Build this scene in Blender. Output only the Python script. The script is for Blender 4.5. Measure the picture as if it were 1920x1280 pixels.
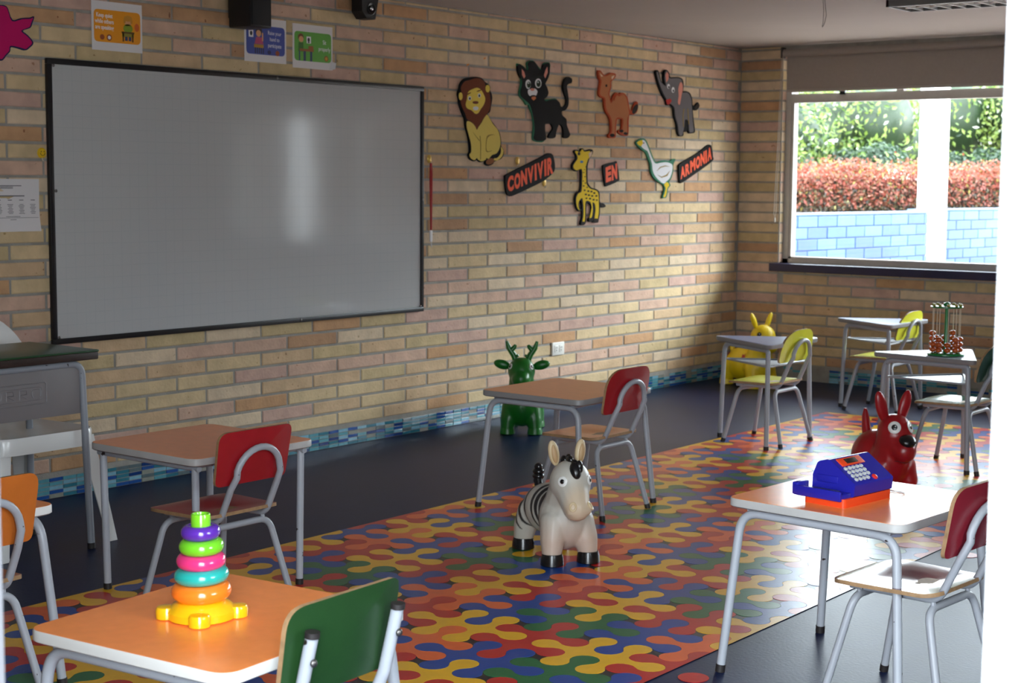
import bpy, bmesh, math, random
from mathutils import Vector, Matrix
from math import sin, cos, pi, radians, sqrt, atan2

for o in list(bpy.data.objects):
    bpy.data.objects.remove(o, do_unlink=True)
SC = bpy.context.scene
COL = SC.collection
RND = random.Random(7)

# ------------------------------------------------------------------ camera
YAW, PITCH, ROLL = 0.66164, 0.10089, 0.00699
CAM = Vector((5.7429, -10.0106, 1.3848))
fw = Vector((-sin(YAW) * cos(PITCH), cos(YAW) * cos(PITCH), -sin(PITCH)))
rt = Vector((cos(YAW), sin(YAW), 0))
up = rt.cross(fw)
r2 = rt * cos(ROLL) + up * sin(ROLL)
u2 = -rt * sin(ROLL) + up * cos(ROLL)
cd = bpy.data.cameras.new('camera')
cam = bpy.data.objects.new('camera', cd)
COL.objects.link(cam)
cam.matrix_world = Matrix(((r2.x, u2.x, -fw.x, CAM.x), (r2.y, u2.y, -fw.y, CAM.y), (r2.z, u2.z, -fw.z, CAM.z), (0, 0, 0, 1)))
cd.sensor_width = 36.0
cd.lens = 2967.6 / 1920 * 36
cd.clip_start = 0.05
cd.clip_end = 200
cd.dof.use_dof = True
cd.dof.focus_distance = 4.6
cd.dof.aperture_fstop = 7.5
SC.camera = cam

# ------------------------------------------------------------------ sky, sun, exposure
SKY_STRENGTH = 21.0
SUN_STRENGTH = 5.0
EXPOSURE = 0.0
world = bpy.data.worlds.new('overcast_sky')
SC.world = world
world.use_nodes = True
wn = world.node_tree
bg = wn.nodes['Background']
bg.inputs['Color'].default_value = (0.84, 0.93, 1.0, 1)
bg.inputs['Strength'].default_value = SKY_STRENGTH
sd = bpy.data.lights.new('sun', 'SUN')
sd.energy = SUN_STRENGTH
sd.angle = radians(30)          # sun behind thin bright cloud
sd.color = (0.95, 0.98, 1.0)
sun = bpy.data.objects.new('sun', sd)
COL.objects.link(sun)
sun.rotation_euler = Vector((0.70, 0.60, 0.44)).to_track_quat('Z', 'Y').to_euler()
SC.view_settings.view_transform = 'Standard'
SC.view_settings.look = 'None'
SC.view_settings.gamma = 1.0
SC.view_settings.use_curve_mapping = False
SC.view_settings.exposure = EXPOSURE
SC.cycles.max_bounces = 10
SC.cycles.diffuse_bounces = 6
SC.cycles.glossy_bounces = 4
SC.cycles.transparent_max_bounces = 10
SC.cycles.caustics_reflective = False
SC.cycles.caustics_refractive = False
SC.cycles.use_denoising = True
SC.cycles.sample_clamp_indirect = 8.0


def portal(name, loc, direction, sx, sy):
    ld = bpy.data.lights.new(name, 'AREA')
    ld.shape = 'RECTANGLE'
    ld.size, ld.size_y = sx, sy
    ld.cycles.is_portal = True
    ob = bpy.data.objects.new(name, ld)
    COL.objects.link(ob)
    ob.location = loc
    ob.rotation_euler = Vector(direction).to_track_quat('-Z', 'Z').to_euler()


portal('window_portal', (2.85, 0.24, 1.56), (0, -1, 0), 5.1, 1.55)
portal('fill_window_portal', (6.37, -7.55, 1.5), (-1, 0, 0), 0.9, 1.15)  # serves the added side window, which is out of view
portal('door_portal', (4.79, -9.12, 1.07), (0, 1, 0), 1.22, 2.1)


# ------------------------------------------------------------------ materials
def lin(c):
    c = [x / 255.0 for x in c]
    return tuple((x / 12.92 if x <= 0.04045 else ((x + 0.055) / 1.055) ** 2.4) for x in c)


MATS = {}


def mat(name, col, rough=0.5, metal=0.0, spec=0.5, var=0.0, vscale=6.0, bump=0.0, bscale=60.0, coat=0.0, chips=None, sub=0.0, stretch=None):
    """Principled material; var = brightness variation, chips = (scale, threshold, colour)."""
    if name in MATS:
        return MATS[name]
    m = bpy.data.materials.new(name)
    m.use_nodes = True
    nt = m.node_tree
    b = nt.nodes['Principled BSDF']
    rgb = lin(col)
    m.diffuse_color = (*rgb, 1)
    b.inputs['Base Color'].default_value = (*rgb, 1)
    b.inputs['Roughness'].default_value = rough
    b.inputs['Metallic'].default_value = metal
    b.inputs['Specular IOR Level'].default_value = spec
    b.inputs['Coat Weight'].default_value = coat
    if sub:
        b.inputs['Subsurface Weight'].default_value = sub
        b.inputs['Subsurface Radius'].default_value = (0.02, 0.015, 0.01)
    geo = None
    out = None
    if var or bump or chips:
        geo = nt.nodes.new('ShaderNodeNewGeometry')
        vec = geo.outputs['Position']
        if stretch:
            mp = nt.nodes.new('ShaderNodeMapping')
            mp.inputs['Scale'].default_value = stretch
            nt.links.new(vec, mp.inputs['Vector'])
            vec = mp.outputs['Vector']
    if var:
        n = nt.nodes.new('ShaderNodeTexNoise')
        n.inputs['Scale'].default_value = vscale
        n.inputs['Detail'].default_value = 4
        nt.links.new(vec, n.inputs['Vector'])
        r = nt.nodes.new('ShaderNodeMapRange')
        r.inputs['From Min'].default_value = 0.3
        r.inputs['From Max'].default_value = 0.7
        r.inputs['To Min'].default_value = 1 - var
        r.inputs['To Max'].default_value = 1 + var
        nt.links.new(n.outputs['Fac'], r.inputs['Value'])
        mx = nt.nodes.new('ShaderNodeMix')
        mx.data_type = 'RGBA'
        mx.blend_type = 'MULTIPLY'
        mx.inputs[0].default_value = 1.0
        mx.inputs[6].default_value = (*rgb, 1)
        nt.links.new(r.outputs['Result'], mx.inputs[7])
        out = mx.outputs[2]
    if chips:
        n = nt.nodes.new('ShaderNodeTexNoise')
        n.inputs['Scale'].default_value = chips[0]
        n.inputs['Detail'].default_value = 3
        nt.links.new(vec, n.inputs['Vector'])
        r = nt.nodes.new('ShaderNodeMapRange')
        r.inputs['From Min'].default_value = chips[1]
        r.inputs['From Max'].default_value = chips[1] + 0.015
        nt.links.new(n.outputs['Fac'], r.inputs['Value'])
        mx = nt.nodes.new('ShaderNodeMix')
        mx.data_type = 'RGBA'
        nt.links.new(r.outputs['Result'], mx.inputs[0])
        if out is None:
            mx.inputs[6].default_value = (*rgb, 1)
        else:
            nt.links.new(out, mx.inputs[6])
        mx.inputs[7].default_value = (*lin(chips[2]), 1)
        out = mx.outputs[2]
    if out is not None:
        nt.links.new(out, b.inputs['Base Color'])
    if bump:
        n = nt.nodes.new('ShaderNodeTexNoise')
        n.inputs['Scale'].default_value = bscale
        n.inputs['Detail'].default_value = 3
        nt.links.new(vec, n.inputs['Vector'])
        bp = nt.nodes.new('ShaderNodeBump')
        bp.inputs['Strength'].default_value = bump
        bp.inputs['Distance'].default_value = 0.004
        nt.links.new(n.outputs['Fac'], bp.inputs['Height'])
        nt.links.new(bp.outputs['Normal'], b.inputs['Normal'])
    MATS[name] = m
    return m


def glass_mat():
    m = bpy.data.materials.new('window_glass')
    m.use_nodes = True
    nt = m.node_tree
    for n in list(nt.nodes):
        if n.type != 'OUTPUT_MATERIAL':
            nt.nodes.remove(n)
    o = [n for n in nt.nodes if n.type == 'OUTPUT_MATERIAL'][0]
    t = nt.nodes.new('ShaderNodeBsdfTransparent')
    t.inputs['Color'].default_value = (0.96, 0.98, 0.98, 1)
    g = nt.nodes.new('ShaderNodeBsdfGlossy')
    g.inputs['Roughness'].default_value = 0.02
    lw = nt.nodes.new('ShaderNodeLayerWeight')
    lw.inputs['Blend'].default_value = 0.5
    pw = nt.nodes.new('ShaderNodeMath')
    pw.operation = 'POWER'
    pw.inputs[1].default_value = 5.0
    nt.links.new(lw.outputs['Facing'], pw.inputs[0])
    f = nt.nodes.new('ShaderNodeMath')
    f.operation = 'MULTIPLY_ADD'
    f.inputs[1].default_value = 0.9
    f.inputs[2].default_value = 0.035
    nt.links.new(pw.outputs[0], f.inputs[0])
    x = nt.nodes.new('ShaderNodeMixShader')
    nt.links.new(f.outputs[0], x.inputs[0])
    nt.links.new(t.outputs[0], x.inputs[1])
    nt.links.new(g.outputs[0], x.inputs[2])
    nt.links.new(x.outputs[0], o.inputs['Surface'])
    return m


# ------------------------------------------------------------------ mesh builder
class MB:
    def __init__(self):
        self.v, self.f, self.m = [], [], []

    def add(self, verts, faces, mi=0, M=None):
        o = len(self.v)
        for p in verts:
            p = Vector(p)
            self.v.append(tuple(M @ p) if M is not None else tuple(p))
        for f in faces:
            self.f.append(tuple(i + o for i in f))
            self.m.append(mi)
        return self

    def box(self, a, b, mi=0, M=None):
        x0, y0, z0 = a
        x1, y1, z1 = b
        vs = [(x0, y0, z0), (x1, y0, z0), (x1, y1, z0), (x0, y1, z0), (x0, y0, z1), (x1, y0, z1), (x1, y1, z1), (x0, y1, z1)]
        return self.add(vs, [(3, 2, 1, 0), (4, 5, 6, 7), (0, 1, 5, 4), (1, 2, 6, 5), (2, 3, 7, 6), (3, 0, 4, 7)], mi, M)

    def cbox(self, a, b, c=0.003, mi=0, M=None):
        """box with chamfered edges"""
        x0, y0, z0 = a
        x1, y1, z1 = b
        bm = bmesh.new()
        bmesh.ops.create_cube(bm, size=1)
        for v in bm.verts:
            v.co = Vector(((x0 + x1) / 2 + v.co.x * (x1 - x0), (y0 + y1) / 2 + v.co.y * (y1 - y0), (z0 + z1) / 2 + v.co.z * (z1 - z0)))
        bmesh.ops.bevel(bm, geom=list(bm.edges), offset=c, segments=2, affect='EDGES', profile=0.5)
        bm.verts.index_update()
        self.add([v.co.copy() for v in bm.verts], [[v.index for v in f.verts] for f in bm.faces], mi, M)
        bm.free()
        return self

    def prism(self, poly, z0, z1, mi=0, M=None, inset=0.0):
        """polygon in local xy extruded from z0 to z1 (counter-clockwise made sure of)"""
        A = sum(poly[i][0] * poly[(i + 1) % len(poly)][1] - poly[(i + 1) % len(poly)][0] * poly[i][1] for i in range(len(poly)))
        if A < 0:
            poly = poly[::-1]
        n = len(poly)
        vs = [(x, y, z0) for x, y in poly] + [(x, y, z1) for x, y in poly]
        fs = [tuple(range(n - 1, -1, -1)), tuple(range(n, 2 * n))] + [(i, (i + 1) % n, n + (i + 1) % n, n + i) for i in range(n)]
        return self.add(vs, fs, mi, M)

    def tube(self, pts, r, seg=10, mi=0, M=None, closed=False, cap=True):
        pts = [Vector(p) for p in pts]
        n = len(pts)
        rad = r if isinstance(r, (list, tuple)) else [r] * n
        tans = []
        for i in range(n):
            if closed:
                t = pts[(i + 1) % n] - pts[i - 1]
            else:
                t = pts[min(i + 1, n - 1)] - pts[max(i - 1, 0)]
            tans.append(t.normalized() if t.length > 1e-9 else Vector((0, 0, 1)))
        ref = Vector((0, 0, 1)) if abs(tans[0].z) < 0.9 else Vector((1, 0, 0))
        nrm = (ref - tans[0] * ref.dot(tans[0])).normalized()
        vs, fs = [], []
        for i in range(n):
            nrm = (nrm - tans[i] * nrm.dot(tans[i]))
            nrm = nrm.normalized() if nrm.length > 1e-6 else tans[i].orthogonal().normalized()
            bn = tans[i].cross(nrm)
            for k in range(seg):
                a = 2 * pi * k / seg
                vs.append(pts[i] + (nrm * cos(a) + bn * sin(a)) * rad[i])
        for i in range(n if closed else n - 1):
            j = (i + 1) % n
            for k in range(seg):
                k2 = (k + 1) % seg
                fs.append((i * seg + k, i * seg + k2, j * seg + k2, j * seg + k))
        if cap and not closed:
            fs.append(tuple(range(seg - 1, -1, -1)))
            fs.append(tuple((n - 1) * seg + k for k in range(seg)))
        return self.add(vs, fs, mi, M)

    def lathe(self, prof, seg=24, mi=0, M=None):
        """profile list of (r, z) from bottom to top"""
        vs, fs = [], []
        for r, z in prof:
            for k in range(seg):
                a = 2 * pi * k / seg
                vs.append((r * cos(a), r * sin(a), z))
        for i in range(len(prof) - 1):
            for k in range(seg):
                k2 = (k + 1) % seg
                fs.append((i * seg + k, i * seg + k2, (i + 1) * seg + k2, (i + 1) * seg + k))
        if prof[0][0] > 1e-6:
            fs.append(tuple(range(seg - 1, -1, -1)))
        if prof[-1][0] > 1e-6:
            fs.append(tuple((len(prof) - 1) * seg + k for k in range(seg)))
        return self.add(vs, fs, mi, M)

    def ell(self, c, r, seg=16, rings=10, mi=0, M=None, rot=None):
        if not isinstance(r, (tuple, list)):
            r = (r, r, r)
        T = Matrix.Translation(Vector(c)) @ (rot.to_4x4() if rot is not None else Matrix.Identity(4))
        if M is not None:
            T = M @ T
        vs = [(0, 0, -r[2])]
        for i in range(1, rings):
            t = -pi / 2 + pi * i / rings
            for k in range(seg):
                a = 2 * pi * k / seg
                vs.append((r[0] * cos(t) * cos(a), r[1] * cos(t) * sin(a), r[2] * sin(t)))
        vs.append((0, 0, r[2]))
        fs = [(0, 1 + (k + 1) % seg, 1 + k) for k in range(seg)]
        for i in range(rings - 2):
            for k in range(seg):
                k2 = (k + 1) % seg
                a = 1 + i * seg
                fs.append((a + k, a + k2, a + seg + k2, a + seg + k))
        L = len(vs) - 1
        a = 1 + (rings - 2) * seg
        fs += [(L, a + k, a + (k + 1) % seg) for k in range(seg)]
        return self.add(vs, fs, mi, T)

    def torus(self, R, r, seg=36, rs=14, mi=0, M=None, rz=None):
        rz = rz or r
        vs, fs = [], []
        for i in range(seg):
            a = 2 * pi * i / seg
            for k in range(rs):
                t = 2 * pi * k / rs
                q = R + r * cos(t)
                vs.append((q * cos(a), q * sin(a), rz * sin(t)))
        for i in range(seg):
            for k in range(rs):
                i2, k2 = (i + 1) % seg, (k + 1) % rs
                fs.append((i * rs + k, i2 * rs + k, i2 * rs + k2, i * rs + k2))
        return self.add(vs, fs, mi, M)

    def mesh(self, name, mats, smooth=True, angle=40):
        me = bpy.data.meshes.new(name)
        me.from_pydata([tuple(v) for v in self.v], [], self.f)
        ms = mats if isinstance(mats, (list, tuple)) else [mats]
        for m in ms:
            me.materials.append(m)
        if len(ms) > 1:
            me.polygons.foreach_set('material_index', self.m)
        if smooth:
            me.polygons.foreach_set('use_smooth', [True] * len(me.polygons))
            me.set_sharp_from_angle(angle=radians(angle))
        me.update()
        return me

    def build(self, name, mats, parent=None, smooth=True, angle=40):
        return link(name, self.mesh(name, mats, smooth, angle), parent)


def link(name, data, parent=None, loc=(0, 0, 0), rot=(0, 0, 0)):
    o = bpy.data.objects.new(name, data)
    COL.objects.link(o)
    o.location = loc
    o.rotation_euler = rot
    if parent is not None:
        o.parent = parent
    return o


def tag(o, label=None, cat=None, group=None, kind=None):
    if label:
        o['label'] = label
    if cat:
        o['category'] = cat
    if group:
        o['group'] = group
    if kind:
        o['kind'] = kind
    return o


def thing(name, label, cat, loc=(0, 0, 0), rz=0.0, group=None):
    o = bpy.data.objects.new(name, None)
    o.empty_display_size = 0.05
    COL.objects.link(o)
    o.location = loc
    o.rotation_euler = (0, 0, rz)
    return tag(o, label, cat, group)


def struct(name, mb, m, smooth=False):
    return tag(mb.build(name, m, None, smooth), kind='structure')


def obj_mat(o, m):
    """per-object material on shared mesh data"""
    o.material_slots[0].link = 'OBJECT'
    o.material_slots[0].material = m


def fillet(pts, rads, n=6):
    """polyline with rounded corners; rads per inner corner (or one number)"""
    pts = [Vector(p) for p in pts]
    out = [pts[0]]
    for i in range(1, len(pts) - 1):
        r = rads[i - 1] if isinstance(rads, (list, tuple)) else rads
        a = (pts[i - 1] - pts[i])
        b = (pts[i + 1] - pts[i])
        la, lb = a.length, b.length
        a.normalize()
        b.normalize()
        half = a.angle(b) / 2
        d = min(r / math.tan(half), la * 0.49, lb * 0.49)
        s, e = pts[i] + a * d, pts[i] + b * d
        for k in range(n + 1):
            t = k / n
            out.append(s * (1 - t) ** 2 + pts[i] * 2 * t * (1 - t) + e * t * t)
    out.append(pts[-1])
    return out


def rpoly(pts, r, n=5, lim=0.49):
    """polygon with rounded corners (2D)"""
    N = len(pts)
    out = []
    for i in range(N):
        p = Vector((*pts[i], 0))
        a = Vector((*pts[i - 1], 0)) - p
        b = Vector((*pts[(i + 1) % N], 0)) - p
        rr = r[i] if isinstance(r, (list, tuple)) else r
        half = a.angle(b) / 2
        d = min(rr / math.tan(half), a.length * lim, b.length * lim)
        s, e = p + a.normalized() * d, p + b.normalized() * d
        for k in range(n + 1):
            t = k / n
            q = s * (1 - t) ** 2 + p * 2 * t * (1 - t) + e * t * t
            out.append((q.x, q.y))
    return out


def crom(pts, n=3):
    """closed smooth curve through points"""
    N = len(pts)
    out = []
    for i in range(N):
        p0, p1, p2, p3 = (Vector((*pts[(i + k) % N], 0)) for k in (-1, 0, 1, 2))
        for k in range(n):
            t = k / n
            q = 0.5 * (2 * p1 + (p2 - p0) * t + (2 * p0 - 5 * p1 + 4 * p2 - p3) * t * t + (3 * p1 - p0 - 3 * p2 + p3) * t ** 3)
            out.append((q.x, q.y))
    return out


def text_mesh(body, size, depth=0.001, offset=0.0, align='LEFT', res=3):
    c = bpy.data.curves.new('lettering', 'FONT')
    c.body = body
    c.size = size
    c.extrude = depth / 2
    c.offset = offset
    c.align_x = align
    c.resolution_u = res
    o = bpy.data.objects.new('lettering', c)
    COL.objects.link(o)
    dg = bpy.context.evaluated_depsgraph_get()
    me = bpy.data.meshes.new_from_object(o.evaluated_get(dg))
    bpy.data.objects.remove(o, do_unlink=True)
    return me


def blob(shapes, voxel=0.006, smooth=8, paint=None, mats=None, decimate=None):
    """one continuous body: union of ellipsoids / capsules, voxel-remeshed and smoothed.
    shapes: ('e', centre, radii[, rotation]) or ('c', [points], [radii])"""
    mb = MB()
    for s in shapes:
        if s[0] == 'e':
            mb.ell(s[1], s[2], 20, 14, rot=s[3] if len(s) > 3 else None)
        else:
            P, R_ = [Vector(p) for p in s[1]], s[2]
            for i in range(len(P)):
                mb.ell(P[i], R_[i], 14, 10)
            for i in range(len(P) - 1):
                n = 6
                mb.tube([P[i].lerp(P[i + 1], k / n) for k in range(n + 1)], [R_[i] + (R_[i + 1] - R_[i]) * k / n for k in range(n + 1)], 14)
    me = mb.mesh('tmp', mats[0], False)
    o = bpy.data.objects.new('tmp', me)
    COL.objects.link(o)
    a = o.modifiers.new('a', 'REMESH')
    a.mode = 'VOXEL'
    a.voxel_size = voxel
    b = o.modifiers.new('b', 'SMOOTH')
    b.factor = 0.6
    b.iterations = smooth
    dg = bpy.context.evaluated_depsgraph_get()
    res = bpy.data.meshes.new_from_object(o.evaluated_get(dg))
    bpy.data.objects.remove(o, do_unlink=True)
    bpy.data.meshes.remove(me)
    res.materials.clear()
    for m in mats:
        res.materials.append(m)
    res.polygons.foreach_set('use_smooth', [True] * len(res.polygons))
    if paint:
        at = res.color_attributes.new('paint', 'FLOAT_COLOR', 'POINT')
        for i, v in enumerate(res.vertices):
            c = paint(v.co, v.normal)
            at.data[i].color = (*c, 1)
    return res


def paint_mat(name, rough=0.35, coat=0.0):
    m = bpy.data.materials.new(name)
    m.use_nodes = True
    nt = m.node_tree
    b = nt.nodes['Principled BSDF']
    a = nt.nodes.new('ShaderNodeVertexColor')
    a.layer_name = 'paint'
    nt.links.new(a.outputs['Color'], b.inputs['Base Color'])
    b.inputs['Roughness'].default_value = rough
    b.inputs['Coat Weight'].default_value = coat
    return m

# ------------------------------------------------------------------ room shell
H = 2.338
XR, YF = 6.2, -8.95          # right wall, wall with the door
WALLZ = 0.0375
COURSE, BRICK, GAP = 0.0712, 0.355, 0.0125

M_NAVY = mat('navy_vinyl', (16, 28, 64), 0.40, spec=0.2, var=0.10, vscale=9, bump=0.12, bscale=90)
M_MORT = mat('mortar', (152, 148, 140), 0.9, var=0.15, vscale=14, bump=0.5, bscale=120)
M_CEIL = mat('ceiling_paint', (186, 178, 172), 0.85, var=0.03, vscale=2)
M_PAINT = mat('buff_wall_paint', (124, 106, 84), 0.8, var=0.04, vscale=3)
M_WHITE = mat('white_paint', (236, 236, 236), 0.5)
M_JAMB_SHADE = mat('jamb_shade_grey', (96, 96, 100), 0.5)
M_ALU = mat('aluminium_frame', (190, 186, 180), 0.42, metal=0.25, var=0.05, vscale=20)
M_SILL = mat('dark_blue_sill_paint', (38, 34, 66), 0.45, var=0.1, vscale=12)
M_GLASS = glass_mat()
BRICKS = [mat('brick_' + n, c, 0.88, var=0.13, vscale=11, bump=0.55, bscale=70, chips=(38, 0.70, ch), stretch=(1, 1, 1)) for n, c, ch in [
    ('tan', (200, 170, 134), (152, 118, 84)), ('straw', (206, 182, 142), (176, 146, 102)), ('rose', (202, 168, 146), (162, 124, 98)),
    ('pink', (196, 162, 146), (168, 122, 100)), ('orange', (192, 150, 110), (146, 98, 66)), ('pale', (212, 190, 160), (178, 154, 120)),
    ('brown', (180, 142, 108), (130, 90, 66)), ('olive', (194, 172, 130), (154, 128, 88))]]
BW = [0] * 6 + [1] * 6 + [2] * 5 + [3] * 3 + [4] * 2 + [5] * 4 + [6] + [7] * 3

floor = struct('floor', MB().box((-0.3, -12.5, -0.12), (XR + 0.2, 0.3, -0.001)), M_NAVY)

# ---- puzzle-shaped vinyl inlay: two interlocking lobed tiles on a lattice of touching circles
U = 0.0622
RC = U / sqrt(2)
MX0, MY0, MROT = 2.7833, -6.151, 0.0049
TCOL = {'Y': mat('vinyl_yellow', (226, 172, 36), 0.30, spec=0.28, var=0.05, vscale=20, bump=0.08, bscale=90),
        'R': mat('vinyl_red', (182, 40, 36), 0.30, spec=0.28, var=0.06, vscale=20, bump=0.08, bscale=90),
        'B': mat('vinyl_blue', (26, 66, 142), 0.30, spec=0.28, var=0.06, vscale=20, bump=0.08, bscale=90),
        'G': mat('vinyl_green', (34, 100, 58), 0.30, spec=0.28, var=0.06, vscale=20, bump=0.08, bscale=90),
        'O': mat('vinyl_orange', (222, 100, 50), 0.30, spec=0.28, var=0.06, vscale=20, bump=0.08, bscale=90)}
M_BLACKV = mat('vinyl_black', (36, 34, 38), 0.34, spec=0.28)


def lobed(kind, seg=4):
    own = [(1, 0), (-1, 0), (3, 0), (-3, 0), (1, 2), (-1, 2), (1, -2), (-1, -2)]
    ins = [(0, 0), (2, 0), (-2, 0), (1, 1), (-1, 1), (1, -1), (-1, -1)]
    if kind == 'V':
        own = [(y, x) for x, y in own]
        ins = [(y, x) for x, y in ins]
    dirs = [(1, 0), (0, 1), (-1, 0), (0, -1)]
    arcs = {}
    r = RC - 0.0006
    rc = RC + 0.0006

    def key(p):
        return (round(p[0], 2), round(p[1], 2))
    for cx, cy in own:
        for k, (dx, dy) in enumerate(dirs):
            if (cx + dx, cy + dy) not in ins:
                a0 = k * pi / 2 - pi / 4
                s = key((cx + cos(a0) * RC / U, cy + sin(a0) * RC / U))
                e = key((cx + cos(a0 + pi / 2) * RC / U, cy + sin(a0 + pi / 2) * RC / U))
                arcs[s] = (e, [(cx * U + r * cos(a0 + pi / 2 * t / seg), cy * U + r * sin(a0 + pi / 2 * t / seg)) for t in range(seg)])
    for ix, iy in ins:
        for k, (dx, dy) in enumerate(dirs):
            n = (ix + dx, iy + dy)
            if n not in own:
                a0 = (k + 2) * pi / 2 + pi / 4
                s = key((n[0] + cos(a0) * RC / U, n[1] + sin(a0) * RC / U))
                e = key((n[0] + cos(a0 - pi / 2) * RC / U, n[1] + sin(a0 - pi / 2) * RC / U))
                arcs[s] = (e, [(n[0] * U + rc * cos(a0 - pi / 2 * t / seg), n[1] * U + rc * sin(a0 - pi / 2 * t / seg)) for t in range(seg)])
    s0 = s = next(iter(arcs))
    out = []
    while True:
        e, P = arcs[s]
        out += P
        s = e
        if s == s0 or s not in arcs:
            break
    return out


def clip_mesh(me, planes):
    bm = bmesh.new()
    bm.from_mesh(me)
    for co, no in planes:
        bmesh.ops.bisect_plane(bm, geom=list(bm.verts) + list(bm.edges) + list(bm.faces), plane_co=co, plane_no=no, clear_outer=True)
    if not bm.faces:
        bm.free()
        return None
    m2 = bpy.data.meshes.new('tile_cut')
    bm.to_mesh(m2)
    bm.free()
    m2.materials.append(me.materials[0])
    return m2


TILE_ME = {k: MB().prism(lobed(k), 0.0003, 0.0016).mesh('puzzle_tile_' + k, TCOL['Y'], False) for k in 'HV'}
EX0, EX1, EY1 = -22.0 * U, 10.0 * U, 78.0 * U       # trimmed edges in lattice coordinates
EY0 = -46.0 * U
back = MB().box((EX0, EY0, -0.0005), (EX1, EY1, 0.0005)).build('inlay_backing', M_BLACKV, floor, False)
back.location = (MX0, MY0, 0)
back.rotation_euler = (0, 0, MROT)
for b in range(-12, 20):
    for a in range(-6, 3):
        cx, cy = (4 * a + 2) * U, (4 * b + 2) * U
        if b % 2:
            c = 'Y' if (a % 2 == 0) == (b % 4 == 1) else 'R'
        elif b % 4 == 0:
            c = 'B' if a % 2 else ('G' if a % 4 == 0 else 'O')
        else:
            c = 'B' if a % 2 == 0 else ('O' if a % 4 == 3 else 'G')
        k = 'H' if (a + b) % 2 == 0 else 'V'
        me = TILE_ME[k]
        if cx - 4 * U < EX0 or cx + 4 * U > EX1 or cy + 4 * U > EY1 or cy - 4 * U < EY0:
            me = clip_mesh(me, [((EX0 - cx, 0, 0), (-1, 0, 0)), ((EX1 - cx, 0, 0), (1, 0, 0)), ((0, EY1 - cy, 0), (0, 1, 0)), ((0, EY0 - cy, 0), (0, -1, 0))])
            if me is None:
                continue
        t = link('puzzle_tile', me, floor)
        t.location = (MX0 + cx * cos(MROT) - cy * sin(MROT), MY0 + cx * sin(MROT) + cy * cos(MROT), 0)
        t.rotation_euler = (0, 0, MROT)
        obj_mat(t, TCOL[c])
for x, y in ((3.488, -6.274), (3.508, -4.352)):
    d = MB().prism([(x + RC * cos(2 * pi * k / 20), y + RC * sin(2 * pi * k / 20)) for k in range(20)], -0.0005, 0.0008).build('round_inlay', TCOL['R'], floor, False)

# ---- walls
wall_left = struct('wall_left', MB().box((-0.25, -10.0, -0.05), (0.0, 0.0, H + 0.05)), M_MORT)
WX0, WX1, WZ0, WZ1 = 0.335, 5.40, 0.822, 2.31       # window opening
wb = MB()
for a, c in (((-0.25, 0), (WX0, 0.22)), ((WX1, 0), (XR + 0.2, 0.22)),):
    wb.box((a[0], 0.0, -0.05), (c[0], c[1], H + 0.05))
for x0, x1 in ((WX0, WX1),):
    wb.box((x0, 0.0, -0.05), (x1, 0.22, WZ0))
    wb.box((x0, 0.0, WZ1), (x1, 0.22, H + 0.05))
wall_back = struct('wall_back', wb, M_MORT)
wall_right = struct('wall_right', MB().box((XR, -9.1, -0.05), (XR + 0.15, -8.0, H + 0.05)).box((XR, -7.1, -0.05), (XR + 0.15, 0.22, H + 0.05)).box((XR, -8.0, -0.05), (XR + 0.15, -7.1, 0.92)).box((XR, -8.0, 2.08), (XR + 0.15, -7.1, H + 0.05)), M_PAINT)
DX0, DX1 = 4.17, 5.396
wall_front = struct('wall_front', MB().box((-0.25, -9.1, -0.05), (DX0 - 0.07, -8.95, H + 0.05)).box((DX1 + 0.30, -9.1, -0.05), (XR + 0.15, -8.95, H + 0.05))
                    .box((DX0 - 0.07, -9.1, 2.12), (DX1 + 0.30, -8.95, H + 0.05)), M_PAINT)
ceiling = struct('ceiling', MB().box((-0.25, -9.1, H), (XR + 0.15, 1.15, H + 0.12)), M_CEIL)  # runs out past the window wall as an added eave, dimming the corner


def brick_mesh(name, L, hgt, seed):
    r = random.Random(seed)
    j = lambda s=0.0014: r.uniform(-s, s)
    l2, h2, c = (L - GAP) / 2, (hgt - GAP) / 2, 0.0035
    ring = lambda x, d, jj: [(x, -l2 + d + j(jj), -h2 + d + j(jj)), (x, l2 - d + j(jj), -h2 + d + j(jj)), (x, l2 - d + j(jj), h2 - d + j(jj)), (x, -l2 + d + j(jj), h2 - d + j(jj))]
    vs = ring(-0.004, 0, 0.0) + ring(0.0015, 0, 0.0012) + ring(0.0045, c, 0.0012)
    fs = [(8, 9, 10, 11)]
    for o in (0, 4):
        fs += [(o + i, o + (i + 1) % 4, o + 4 + (i + 1) % 4, o + 4 + i) for i in range(4)]
    return vs, fs


BM_FULL = []
BM_HALF = []
for s in range(4):
    vs, fs = brick_mesh('b', BRICK, COURSE, s)
    BM_FULL.append(MB().add(vs, fs).mesh('brick_full', BRICKS[0], False))
    vs, fs = brick_mesh('b', BRICK / 2, COURSE, 50 + s)
    BM_HALF.append(MB().add(vs, fs).mesh('brick_half', BRICKS[0], False))


def lay(wall, length0, length1, joint, zspan, to_world, rot, skip, limit, hidden):
    """running bond; returns nothing. to_world(s, z) -> location"""
    cells = []
    k = 1
    while WALLZ + COURSE * k < zspan[1] - 0.01:
        z0 = WALLZ + COURSE * k
        off = joint if k % 2 else joint + BRICK / 2
        n = math.floor((length0 - off) / BRICK)
        s = off + n * BRICK
        while s < length1:
            a, b = max(s, length0), min(s + BRICK, length1)
            if b - a > 0.04:
                cells.append((a, b, z0, min(z0 + COURSE, zspan[1])))
            s += BRICK
        k += 1
    return cells


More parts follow.
